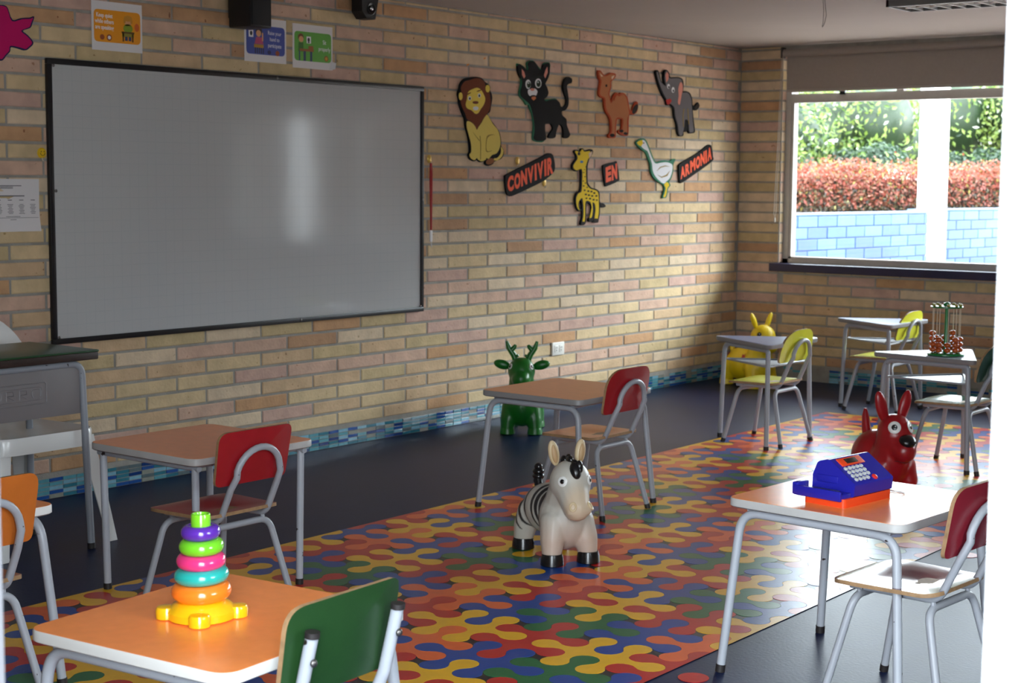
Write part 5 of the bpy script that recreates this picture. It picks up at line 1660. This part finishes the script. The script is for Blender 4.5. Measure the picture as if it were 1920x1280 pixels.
layer(p3, 'picture_hair', mat('print_brown_hair', (110, 64, 24), 0.5), [ellp(-4.370, 2.090, 0.020, 0.018)])
layer(p3, 'picture_face', SKIN, [ellp(-4.368, 2.080, 0.016, 0.015)], 1)
layer(p3, 'picture_shirt', mat('print_dark_green', (60, 110, 40), 0.5), [[(-4.388, 2.020), (-4.352, 2.020), (-4.354, 2.064), (-4.386, 2.064)]], 0)
layer(p3, 'picture_desk', mat('print_wood', (150, 92, 40), 0.5), [rect(-4.378, 2.022, -4.282, 2.034), rect(-4.318, 2.034, -4.284, 2.050)], 1)
layer(p3, 'picture_legs', mat('print_denim', (44, 60, 96), 0.5), [rect(-4.384, 1.974, -4.376, 2.022), rect(-4.352, 1.974, -4.336, 2.022), rect(-4.306, 1.974, -4.292, 2.022)], 0)
layer(p3, 'picture_panda_card', M_TXT, [rect(-4.330, 2.062, -4.300, 2.096)], 0)
layer(p3, 'picture_card_mark', M_INK, [ellp(-4.316, 2.080, 0.008, 0.010), rect(-4.322, 2.064, -4.310, 2.070)], 1)
layer(p3, 'picture_badge', mat('print_rust', (150, 70, 30), 0.5), [ellp(-4.192, 1.994, 0.014, 0.014)])
layer(p3, 'picture_badge_inner', mat('print_gold', (206, 160, 50), 0.5), [ellp(-4.192, 1.994, 0.009, 0.009)], 1)
cu = MB()
for k in range(7):
    a = k / 6
    cu.v += [(WP + 0.001 + 0.016 * a * a, -4.176 + 0.034 * a, 1.940 + 0.004 * a), (WP + 0.001 + 0.018 * a * a, -4.150 + 0.012 * a, 1.985 - 0.01 * a)]
    if k:
        cu.f.append((2 * k - 2, 2 * k, 2 * k + 1, 2 * k - 1))
        cu.m.append(0)
cu.build('curled_corner', mat('clear_sleeve', (224, 222, 222), 0.08, spec=0.9), p3)

# ---- printed timetable
nt_ = thing('printed_notice', 'white printed timetable sheet with a table, left of the whiteboard', 'notice', (0, 0, 0))
NY1 = -5.924
cu = MB()
rows, cols = 9, 8
for i in range(rows + 1):
    for j in range(cols + 1):
        v, u = i / rows, j / cols
        curl = 0.010 * (1 - v) ** 2 * u ** 2 + 0.004 * sin(u * 3 + v * 5)
        cu.v.append((WP + 0.002 + curl + 0.004 * (1 - v), NY1 - 0.297 * (1 - u), 1.160 + 0.220 * v))
for i in range(rows):
    for j in range(cols):
        k = i * (cols + 1) + j
        cu.f.append((k, k + 1, k + cols + 2, k + cols + 1))
        cu.m.append(0)
cu.build('sheet', M_PAPER, nt_)
bars = MB()
XN = WP + 0.0205
def bar(y0, z0, y1, z1):
    bars.box((XN - 0.0004, NY1 - 0.297 + y0, 1.16 + z0), (XN, NY1 - 0.297 + y1, 1.16 + z1))
bar(0.07, 0.190, 0.21, 0.193); bar(0.11, 0.184, 0.17, 0.187); bar(0.11, 0.179, 0.17, 0.181)
bar(0.06, 0.147, 0.225, 0.151)
for c in range(5):
    yc = 0.045 + 0.055 * c
    bar(yc - 0.010, 0.130, yc + 0.010, 0.133)
    for q in range(7):
        w = 0.008 + 0.008 * ((c * 7 + q * 3) % 5) / 5
        bar(yc - w, 0.112 - 0.0062 * q, yc + w, 0.1142 - 0.0062 * q)
bar(0.05, 0.057, 0.29, 0.0585); bar(0.13, 0.062, 0.20, 0.064); bar(0.15, 0.049, 0.18, 0.051)
for o in bars.v:
    pass
bars.v = [(WP + 0.0035 + (0.010 * (1 - (z - 1.16) / 0.22) ** 2 * ((y - NY1 + 0.297) / 0.297) ** 2 + 0.004 * sin((y - NY1 + 0.297) / 0.297 * 3 + (z - 1.16) / 0.22 * 5)) + 0.004 * (1 - (z - 1.16) / 0.22) + (0.0004 if x > XN - 0.0002 else 0), y, z) for x, y, z in bars.v]
tag(bars.build('printed_lines', mat('print_grey', (92, 90, 96), 0.6), nt_, False), kind='stuff')

# ---- cut-out animals and words
CMAT = {'K': ('cutout_black', (14, 13, 14)), 'body': ('cutout_pale_yellow', (222, 200, 104)), 'mane': ('cutout_mane_brown', (112, 58, 36)), 'face': ('cutout_yellow', (232, 206, 92)),
        'tuft': ('cutout_tuft', (140, 88, 54)), 'white': ('cutout_white', (226, 226, 228)), 'dark': ('cutout_dark', (44, 36, 32)), 'line': ('cutout_line', (150, 124, 60)),
        'grn': ('cutout_green_rim', (60, 120, 92)), 'iris': ('cutout_iris_green', (24, 62, 34)), 'pink': ('cutout_pink', (212, 140, 124)), 'org': ('cutout_tongue', (216, 130, 84)),
        'rim': ('cutout_rust_rim', (168, 70, 38)), 'fur': ('cutout_camel_brown', (176, 112, 72)), 'pale': ('cutout_cream', (218, 190, 164)), 'gry': ('cutout_grey', (108, 104, 106)),
        'red': ('cutout_red', (176, 52, 48)), 'yel': ('cutout_bright_yellow', (228, 194, 40)), 'blue': ('cutout_blue', (84, 130, 170)), 'navy': ('cutout_navy', (40, 40, 80)), 'mag': ('cutout_magenta', (190, 26, 96))}
PNAME = {'K': 'outline_board', 'body': 'body', 'mane': 'mane', 'face': 'face', 'tuft': 'tail_tuft', 'white': 'white_patch', 'dark': 'dark_mark', 'line': 'drawn_line', 'grn': 'green_edge', 'iris': 'iris',
         'pink': 'pink_patch', 'org': 'tongue', 'rim': 'rust_edge', 'fur': 'body', 'pale': 'cream_patch', 'gry': 'body', 'red': 'mouth', 'yel': 'yellow_shape', 'blue': 'blue_eye', 'navy': 'outline_board', 'mag': 'flower_face'}
CLAB = {'lion': ('animal_cutout', 'cut-out sitting lion with brown mane on the brick wall'), 'cat': ('animal_cutout', 'cut-out black cat with big green eyes and curled tail'),
        'camel': ('animal_cutout', 'cut-out brown camel between the cat and the elephant'), 'elephant': ('animal_cutout', 'cut-out grey elephant raising its trunk, nearest the corner'),
        'giraffe': ('animal_cutout', 'cut-out yellow spotted giraffe standing below the camel'), 'goose': ('animal_cutout', 'cut-out white goose with long neck and yellow feet'),
        'star': ('flower_cutout', 'magenta paper flower cut off by the top left picture edge')}
for k, L in CUT.items():
    nm, lab = CLAB[k]
    t = thing(nm, lab, 'wall decoration', (0, 0, 0), 0, 'cut-out animals on the brick wall' if nm == 'animal_cutout' else None)
    by = {}
    for i, (mk, lv, fl) in enumerate(L):
        pts = [(fl[2 * q] / 1000, fl[2 * q + 1] / 1000) for q in range(len(fl) // 2)]
        poly = crom(pts, 3) if len(pts) > 7 else pts
        if mk in ('grn', 'K', 'navy', 'rim') and lv <= 0:
            x0, x1 = (WP, WP + 0.012) if lv == 0 else (WP, WP + 0.0105)
        else:
            x0, x1 = WP + 0.0100, WP + 0.012 + 0.0009 * lv + 0.00002 * i
        kk = (mk, lv, i if mk == 'pink' else 0)
        by.setdefault(kk, MB())
        wprism(by[kk], poly, x0, x1)
    for (mk, lv, _), mb in by.items():
        mb.build(PNAME[mk] if not (k == 'goose' and mk == 'grn') else 'green_edge', mat(CMAT[mk][0], CMAT[mk][1], 0.7, spec=0.12), t, False)

M_LET = mat('sign_orange', (246, 92, 50), 0.6, spec=0.2)
M_SGN = mat('sign_black', (20, 16, 16), 0.7, spec=0.12)
SIGNS = {'CONVIVIR': ([(-2733, 1405), (-2698, 1430), (-2409, 1521), (-2326, 1551), (-2278, 1550), (-2255, 1516), (-2246, 1466), (-2264, 1437), (-2324, 1404), (-2383, 1379), (-2639, 1305), (-2690, 1300), (-2721, 1322)],
                      (-2.712, 1.316), (-2.262, 1.437), 0.088, 0.103, 'word sign reading CONVIVIR in orange letters on black'),
         'EN': ([(-1735, 1471), (-1719, 1492), (-1599, 1512), (-1579, 1507), (-1553, 1412), (-1566, 1389), (-1683, 1359), (-1710, 1366)],
                (-1.706, 1.377), (-1.572, 1.408), 0.095, 0.098, 'short word sign reading EN in orange letters on black'),
         'ARMONIA': ([(-837, 1481), (-811, 1513), (-582, 1590), (-465, 1643), (-416, 1636), (-393, 1568), (-404, 1531), (-639, 1438), (-791, 1383), (-822, 1393)],
                     (-0.815, 1.403), (-0.408, 1.548), 0.076, 0.088, 'word sign reading ARMONIA in orange letters on black, near the corner')}
for wd, (ol, p0, p1_, h0, h1, lab) in SIGNS.items():
    t = thing('word_sign', lab, 'sign', (0, 0, 0), 0, None)
    wprism(MB(), crom([(a / 1000, b_ / 1000) for a, b_ in ol], 3), WP, WP + 0.012).build('backing', M_SGN, t, False)
    n = len(wd)
    W = [0.5 if ch == 'I' else (1.2 if ch == 'M' else 1.0) for ch in wd]
    tot = sum(W)
    acc = 0
    for i, ch in enumerate(wd):
        f0, f1 = acc / tot, (acc + W[i]) / tot
        acc += W[i]
        me = text_mesh(ch, 1.0, 0.001, 0.055 if ch not in 'AR' else 0.045, 'LEFT', 4)
        xs = [v.co.x for v in me.vertices]
        ys_ = [v.co.y for v in me.vertices]
        x0, x1, y0_, y1_ = min(xs), max(xs), min(ys_), max(ys_)
        for v in me.vertices:
            fx = (v.co.x - x0) / (x1 - x0)
            fy = (v.co.y - y0_) / (y1_ - y0_)
            f = f0 + (f1 - f0) * ((0.05 + 0.90 * fx) if ch != 'I' else (0.20 + 0.60 * fx))
            hh = h0 + (h1 - h0) * f
            v.co = (WP + 0.0125 + v.co.z, p0[0] + (p1_[0] - p0[0]) * f - 0.006 * fy, p0[1] + (p1_[1] - p0[1]) * f + hh * (fy + 0.015 * (-1) ** i))
        me.materials.clear()
        me.materials.append(M_LET)
        link('letter', me, t)

# ---- gold adhesive hooks, pin, red cord with white tag
M_GOLD = mat('gold_plastic', (214, 176, 84), 0.3, metal=0.3)
for y, z, lab in ((-3.398, 1.497, 'gold wall hook beside the whiteboard holding the red cord'), (-2.607, 1.498, 'gold wall hook above the letters of CONVIVIR'), (-2.344, 1.372, 'gold wall hook just below CONVIVIR')):
    t = thing('wall_hook', lab, 'hook', (WP, y, z))
    MB().ell((0.004, 0, 0.006), (0.008, 0.018, 0.024), 16, 10).build('plate', M_GOLD, t)
    MB().tube(fillet([(0.004, 0, -0.008), (0.006, 0, -0.022), (0.016, 0, -0.024), (0.018, 0, -0.012)], 0.006, 4), 0.003, 8).build('hook_arm', mat('hook_clear', (206, 196, 176), 0.2), t)
t = thing('smiley_pin', 'yellow smiley pin at the left edge of the whiteboard', 'pin', (WP, -5.905, 1.490))
MB().lathe([(0.021, 0.0), (0.023, 0.004), (0.018, 0.009), (0.0, 0.010)], 20, M=Matrix.Rotation(pi / 2, 4, 'Y')).build('disc', mat('pin_yellow', (226, 184, 30), 0.35), t)
MB().ell((0.0105, -0.007, 0.006), (0.001, 0.002, 0.003), 8, 6).ell((0.0105, 0.007, 0.006), (0.001, 0.002, 0.003), 8, 6).tube([(0.0105, 0.011 * cos(a), 0.011 * sin(a)) for a in [pi + pi * k / 8 for k in range(9)]], 0.0011, 6).build('smile', M_INK, t)
MB().tube([(0.004, 0, -0.018), (0.008, 0.001, -0.034), (0.013, 0.001, -0.032)], 0.003, 8).build('hook_arm', mat('hook_clear', (206, 196, 176), 0.2), t)
t = thing('red_cord', 'red cord with white tag hanging beside the right edge of the whiteboard', 'cord', (0.022, -3.398, 1.475))
MB().tube([(0, 0.002, 0.006), (0.001, 0.006, -0.05), (0.0, 0.003, -0.36)], 0.0045, 8).tube([(0, -0.003, 0.006), (0.001, -0.007, -0.08), (0.0, 0.001, -0.36)], 0.0045, 8).build('cord_loop', mat('red_ribbon', (160, 18, 22), 0.6), t)
MB().cbox((-0.004, -0.010, -0.425), (0.004, 0.011, -0.362), 0.003).tube([(0, 0.002, -0.42), (0.0, 0.006, -0.455)], 0.003, 6).build('tag', mat('tag_white', (226, 222, 222), 0.5), t)
# ---- power outlet
t = thing('power_outlet', 'white double power outlet on the brick wall above the deer', 'outlet', (WP, -2.188, 0.362))
MB().cbox((-0.002, -0.062, -0.040), (0.010, 0.062, 0.040), 0.004).build('cover_plate', mat('outlet_white', (232, 230, 222), 0.35), t)
for s in (-1, 1):
    o = MB().cbox((0.008, s * 0.024 - 0.019, -0.021), (0.0125, s * 0.024 + 0.019, 0.021), 0.002).build('socket', mat('outlet_white', (232, 230, 222), 0.35), t)
    MB().box((0.0115, s * 0.024 - 0.008, 0.002), (0.0130, s * 0.024 - 0.005, 0.013)).box((0.0115, s * 0.024 + 0.005, 0.002), (0.0130, s * 0.024 + 0.008, 0.013)).box((0.0115, s * 0.024 - 0.003, -0.012), (0.0130, s * 0.024 + 0.003, -0.006)).build('slots', M_INK, o, False)

# ---- black box speaker and small black unit
t = thing('wall_speaker', 'black box speaker mounted high above the whiteboard', 'speaker', (0.0, -4.815, 2.092))
M_SPK = mat('speaker_black', (26, 25, 26), 0.5, spec=0.4, bump=0.1, bscale=200)
MB().cbox((0.050, -0.068, 0.0), (0.200, 0.066, 0.205), 0.006).build('cabinet', M_SPK, t)
MB().cbox((0.199, -0.060, 0.008), (0.206, 0.058, 0.197), 0.003).build('grille', mat('speaker_grille', (20, 20, 21), 0.8, bump=0.4, bscale=500), t)
MB().cbox((WP, -0.03, 0.05), (0.012, 0.03, 0.15), 0.002).tube([(0.010, 0, 0.10), (0.055, 0, 0.10)], 0.012, 12).build('bracket', M_SPK, t)
t = thing('small_wall_speaker', 'small tapered black unit with shiny round centre near the ceiling', 'speaker', (0.0, -3.975, 2.205))
poly = [(-0.032, 0.0), (0.032, 0.0), (0.060, 0.125), (-0.065, 0.125), (-0.065, 0.035)]
MB().add([(0.040, y, z) for y, z in poly] + [(0.115, y, z) for y, z in poly], [(4, 3, 2, 1, 0), (5, 6, 7, 8, 9)] + [(i, (i + 1) % 5, 5 + (i + 1) % 5, 5 + i) for i in range(5)]).build('cabinet', M_SPK, t, False)
MY90 = Matrix.Rotation(pi / 2, 4, 'Y')
MB().lathe([(0.030, 0.0), (0.032, 0.004), (0.028, 0.006), (0.018, 0.001), (0.0, 0.001)], 24, M=Matrix.Translation((0.114, 0.0, 0.052)) @ MY90).build('cone', mat('cone_dark', (18, 18, 19), 0.4), t)
MB().ell((0.118, 0.0, 0.052), (0.007, 0.012, 0.012), 16, 10).build('dome', mat('chrome_dome', (214, 214, 216), 0.12, metal=0.9), t)
MB().cbox((WP, -0.025, 0.04), (0.043, 0.025, 0.11), 0.003).build('bracket', M_SPK, t)

# ------------------------------------------------------------------ ceiling
t = thing('louvre_light', 'switched-off louvred ceiling light near the top right corner', 'ceiling light', (2.11, -1.885, H))
M_LGR = mat('lamp_white_metal', (226, 226, 222), 0.35, metal=0.2)
LW, LD, LHH = 1.19, 0.30, 0.035
MB().box((0, -LD, -LHH), (0.012, 0, 0)).box((LW - 0.012, -LD, -LHH), (LW, 0, 0)).box((0, -0.012, -LHH), (LW, 0, 0)).box((0, -LD, -LHH), (LW, -LD + 0.012, 0)).build('housing', mat('lamp_grey_housing', (120, 120, 118), 0.45), t, False)
MB().box((0.012, -LD + 0.012, -0.004), (LW - 0.012, -0.012, -0.001)).build('reflector', mat('lamp_reflector', (150, 152, 152), 0.3, metal=0.5), t, False)
for k in range(1, 15):
    x = LW * k / 15
    MB().box((x - 0.002, -LD + 0.012, -LHH + 0.001), (x + 0.002, -0.012, -0.006)).build('louvre_blade', M_LGR, t, False)
MB().tube([(0.02, -0.10, -0.018), (LW - 0.02, -0.10, -0.018)], 0.009, 10).build('tube_lamp', M_LGR, t)
MB().tube([(0.02, -0.20, -0.018), (LW - 0.02, -0.20, -0.018)], 0.009, 10).build('tube_lamp', M_LGR, t)
t = thing('ceiling_wire', 'thin loop of grey wire dangling from the ceiling', 'wire', (1.876, -2.42, H))
MB().tube(fillet([(0.0, 0, 0.0), (0.006, 0.0, -0.04), (0.012, 0.0, -0.085), (0.002, 0, -0.125), (-0.012, 0, -0.15), (-0.006, 0, -0.12), (-0.004, 0, -0.06), (-0.010, 0, 0.0)], 0.02, 4), 0.0018, 6).build('wire_loop', mat('wire_grey', (120, 116, 112), 0.5), t)

# ------------------------------------------------------------------ outside the window
M_LAWN = mat('terrace_paving', (154, 140, 132), 0.9, var=0.1, vscale=3)
ground = struct('ground', MB().box((-40, 0.24, -0.2), (30, 60, 0.40)), M_LAWN)
path = struct('path', MB().box((-12, -40, -0.3), (30, -12.5, -0.02)), mat('concrete', (168, 164, 156), 0.9, var=0.08, vscale=4))
M_BLUEW = [mat('blue_brick_' + n, c, 0.5, var=0.1, vscale=5) for n, c in (('a', (34, 66, 112)), ('b', (44, 78, 122)), ('c', (28, 58, 108)))]
M_BLUEM = mat('blue_painted_joint', (30, 60, 108), 0.6)


def blue_wall(label, A, B, top, cap_end):
    A, B = Vector((*A, 0)), Vector((*B, 0))
    d = (B - A)
    Lw = d.length
    t = thing('blue_garden_wall', label, 'garden wall', (A.x, A.y, 0.40), atan2(d.y, d.x))
    hh = top - 0.40
    MB().box((0, 0, 0), (Lw, 0.20, hh)).build('wall_core', M_BLUEM, t, False)
    MB().cbox((-0.01, -0.018, hh), (Lw + 0.01, 0.22, hh + 0.02), 0.004).build('coping', mat('blue_coping', (58, 90, 126), 0.5), t)
    rr2 = random.Random(11)
    ch_, bl = 0.112, 0.36
    mesh_b = MB().cbox((0.006, -0.014, 0.005), (bl - 0.006, 0.0, ch_ - 0.005), 0.003).mesh('blue_brick', M_BLUEW[0], False)
    k = 0
    while (k + 1) * ch_ <= hh + 0.001:
        s = -bl / 2 if k % 2 else 0.0
        while s < Lw - 0.02:
            a, b_ = max(s, 0), min(s + bl, Lw)
            if b_ - a > 0.05:
                o = link('brick', mesh_b, t, (a, rr2.uniform(-0.002, 0.002), k * ch_))
                o.scale = ((b_ - a) / bl, 1, 1)
                obj_mat(o, rr2.choice(M_BLUEW))
            s += bl
        k += 1
    return t


blue_wall('blue painted brick garden wall on the left of the white post', (-1.62, 0.9), (-1.227, 6.18), 1.075, True)
blue_wall('blue painted brick garden wall on the right of the white post', (-1.74, 7.3), (-1.38, 10.6), 1.075, True)
for lab, loc in (('tall white post standing outside the window', (-1.62, 7.22, 0.40)), ('white terrace post mirrored as a streak in the whiteboard', (9.0, 4.45, 0.40))):
    t = thing('white_post', lab, 'post', loc)
    rp = 0.165 if loc[0] < 0 else 0.10
    MB().lathe([(rp, 0.0), (rp - 0.005, 3.6)], 28).build('shaft', M_WHITE, t)
    MB().lathe([(0.235, 0.0), (0.235, 0.05), (0.19, 0.085), (0.165, 0.10)], 28).build('foot', M_WHITE, t)


def leaves(n, sampler, size, nm, seed, flat=0.5):
    rg = random.Random(seed)
    vs, fs, ms = [], [], []
    for i in range(n):
        p, nn, mi, sc = sampler(rg)
        nn = (Vector(nn) + Vector((rg.gauss(0, 1), rg.gauss(0, 1), rg.gauss(0, 1))) * flat).normalized()
        u = nn.orthogonal().normalized()
        u.rotate(Matrix.Rotation(rg.uniform(0, 2 * pi), 3, nn))
        w = nn.cross(u)
        L, W = size * sc * rg.uniform(0.7, 1.3), size * sc * rg.uniform(0.35, 0.6)
        o = len(vs)
        p = Vector(p)
        vs += [p - u * L * 0.5, p + w * W * 0.5 + nn * 0.1 * L, p + u * L * 0.5, p - w * W * 0.5 + nn * 0.1 * L]
        fs.append((o, o + 1, o + 2, o + 3))
        ms.append(mi)
    b_ = MB()
    b_.v, b_.f, b_.m = vs, fs, ms
    return b_


def leafm(n, c):
    m_ = mat(n, c, 0.45, spec=0.5)
    nt_l = m_.node_tree
    bs = nt_l.nodes['Principled BSDF']
    tr_ = nt_l.nodes.new('ShaderNodeBsdfTranslucent')
    tr_.inputs['Color'].default_value = (*lin(c), 1)
    ad = nt_l.nodes.new('ShaderNodeMixShader')
    ad.inputs[0].default_value = 0.4
    nt_l.links.new(bs.outputs[0], ad.inputs[1])
    nt_l.links.new(tr_.outputs[0], ad.inputs[2])
    nt_l.links.new(ad.outputs[0], [q for q in nt_l.nodes if q.type == 'OUTPUT_MATERIAL'][0].inputs['Surface'])
    return m_


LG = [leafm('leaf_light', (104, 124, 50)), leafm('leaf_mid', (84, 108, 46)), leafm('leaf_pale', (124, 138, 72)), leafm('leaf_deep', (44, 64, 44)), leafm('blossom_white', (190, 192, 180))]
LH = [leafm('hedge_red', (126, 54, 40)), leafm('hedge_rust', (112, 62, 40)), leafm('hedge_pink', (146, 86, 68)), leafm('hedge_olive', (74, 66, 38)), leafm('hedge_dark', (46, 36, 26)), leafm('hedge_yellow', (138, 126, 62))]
BARK = mat('bark', (84, 70, 58), 0.9, bump=0.5)


def tree(label, x, y, r, zc, h, seed, weights, trunk_h):
    t = thing('leafy_tree', label, 'tree', (x, y, 0.40))
    rg0 = random.Random(seed)
    lobes = []
    for k in range(22):
        a = rg0.uniform(0, 2 * pi)
        q = r * rg0.uniform(0.1, 0.75)
        lobes.append((Vector((q * cos(a), q * sin(a), zc + rg0.uniform(-0.55, 0.8) * h)), r * rg0.uniform(0.34, 0.52)))

    def smp(rg):
        c, rr3 = rg.choice(lobes)
        d = Vector((rg.gauss(0, 1), rg.gauss(0, 1), rg.gauss(0, 1))).normalized()
        return c + d * rr3 * rg.uniform(0.82, 1.06), d, rg.choices(range(5), weights)[0], 1.0
    leaves(17000, smp, 0.10, 'crown', seed).build('crown', LG, t, False)
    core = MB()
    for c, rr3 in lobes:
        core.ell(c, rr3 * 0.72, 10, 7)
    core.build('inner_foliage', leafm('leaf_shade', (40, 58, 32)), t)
    tr = MB().tube([(0, 0, 0), (0.03, 0, trunk_h * 0.5), (0, 0.02, zc)], [0.13, 0.10, 0.06], 10)
    for k in range(5):
        c, rr3 = lobes[k]
        tr.tube([(0.02, 0, trunk_h * 0.7), tuple(c * 0.6 + Vector((0, 0, trunk_h * 0.3))), tuple(c)], [0.06, 0.04, 0.02], 8)
    tr.build('trunk', BARK, t)
    return t


tree('bluish green tree seen at the left of the window', -6.0, 10.4, 1.4, 1.25, 0.5, 1, (3, 4, 2, 4, 0.5), 1.0)
tree('pale green blossoming tree in the middle of the window', -5.9, 13.6, 1.8, 1.65, 0.5, 2, (5, 3, 5, 0.6, 1.0), 1.0)
tree('light green tree with white blossoms right of the white post', -4.75, 17.2, 2.0, 1.80, 0.6, 3, (5, 2, 5, 0.5, 1.2), 1.0)
tree('dark foliage added as the shade between the red hedge and the middle tree', -4.6, 11.6, 0.85, 0.9, 0.35, 4, (0.3, 1, 0.1, 8, 0.05), 0.5)  # shade below the tree crowns, put in as dark-leaved growth
tree('dark foliage added as the shade above the red hedge, right of the white post', -4.1, 14.9, 0.7, 0.95, 0.35, 5, (0.3, 1, 0.1, 8, 0.05), 0.5)  # same added dark growth for the shade on this side


def hedge(label, A, B, top, depth, seed):
    A, B = Vector((*A, 0)), Vector((*B, 0))
    d = B - A
    t = thing('hedge', label, 'hedge', (A.x, A.y, 0.40), atan2(d.y, d.x))
    L, hh = d.length, top - 0.40

    def smp(rg):
        x = rg.uniform(0, L)
        q = rg.random()
        if q < 0.35:
            p, n = (x, rg.uniform(-depth, 0), hh + rg.gauss(0, 0.05) + 0.05 * sin(x * 5) + abs(rg.gauss(0, 0.05))), (0, -0.2, 1)
        else:
            p, n = (x, -depth - rg.uniform(-0.05, 0.06), hh * rg.random() ** 0.8), (0, -1, 0.3)
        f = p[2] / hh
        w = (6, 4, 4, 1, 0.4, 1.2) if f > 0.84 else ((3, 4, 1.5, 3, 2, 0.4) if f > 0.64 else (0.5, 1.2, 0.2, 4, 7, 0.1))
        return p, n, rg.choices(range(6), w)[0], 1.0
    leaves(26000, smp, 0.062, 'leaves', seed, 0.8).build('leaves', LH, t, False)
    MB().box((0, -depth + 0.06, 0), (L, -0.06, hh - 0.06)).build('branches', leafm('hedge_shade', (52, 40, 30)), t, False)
    return t


hedge('red-leaved clipped hedge behind the blue garden walls', (-4.55, 7.6), (-1.6, 14.6), 1.50, 0.9, 9)
hedge('unseen hedge added right of the terrace to keep sky out of the whiteboard', (3.5, 13.0), (16.0, 4.5), 3.2, 0.9, 10)  # added out of view to block low sky from the board's reflection
t = thing('pale_boulder', 'pale rounded boulder showing just above the red hedge', 'boulder', (-3.72, 10.9, 0.40))
MB().ell((0, 0, 0.55), (0.42, 0.34, 0.66), 18, 12).ell((0.25, 0.1, 0.5), (0.3, 0.3, 0.55), 14, 10).build('boulder', mat('pale_stone', (214, 206, 206), 0.8, var=0.1, bump=0.3), t)
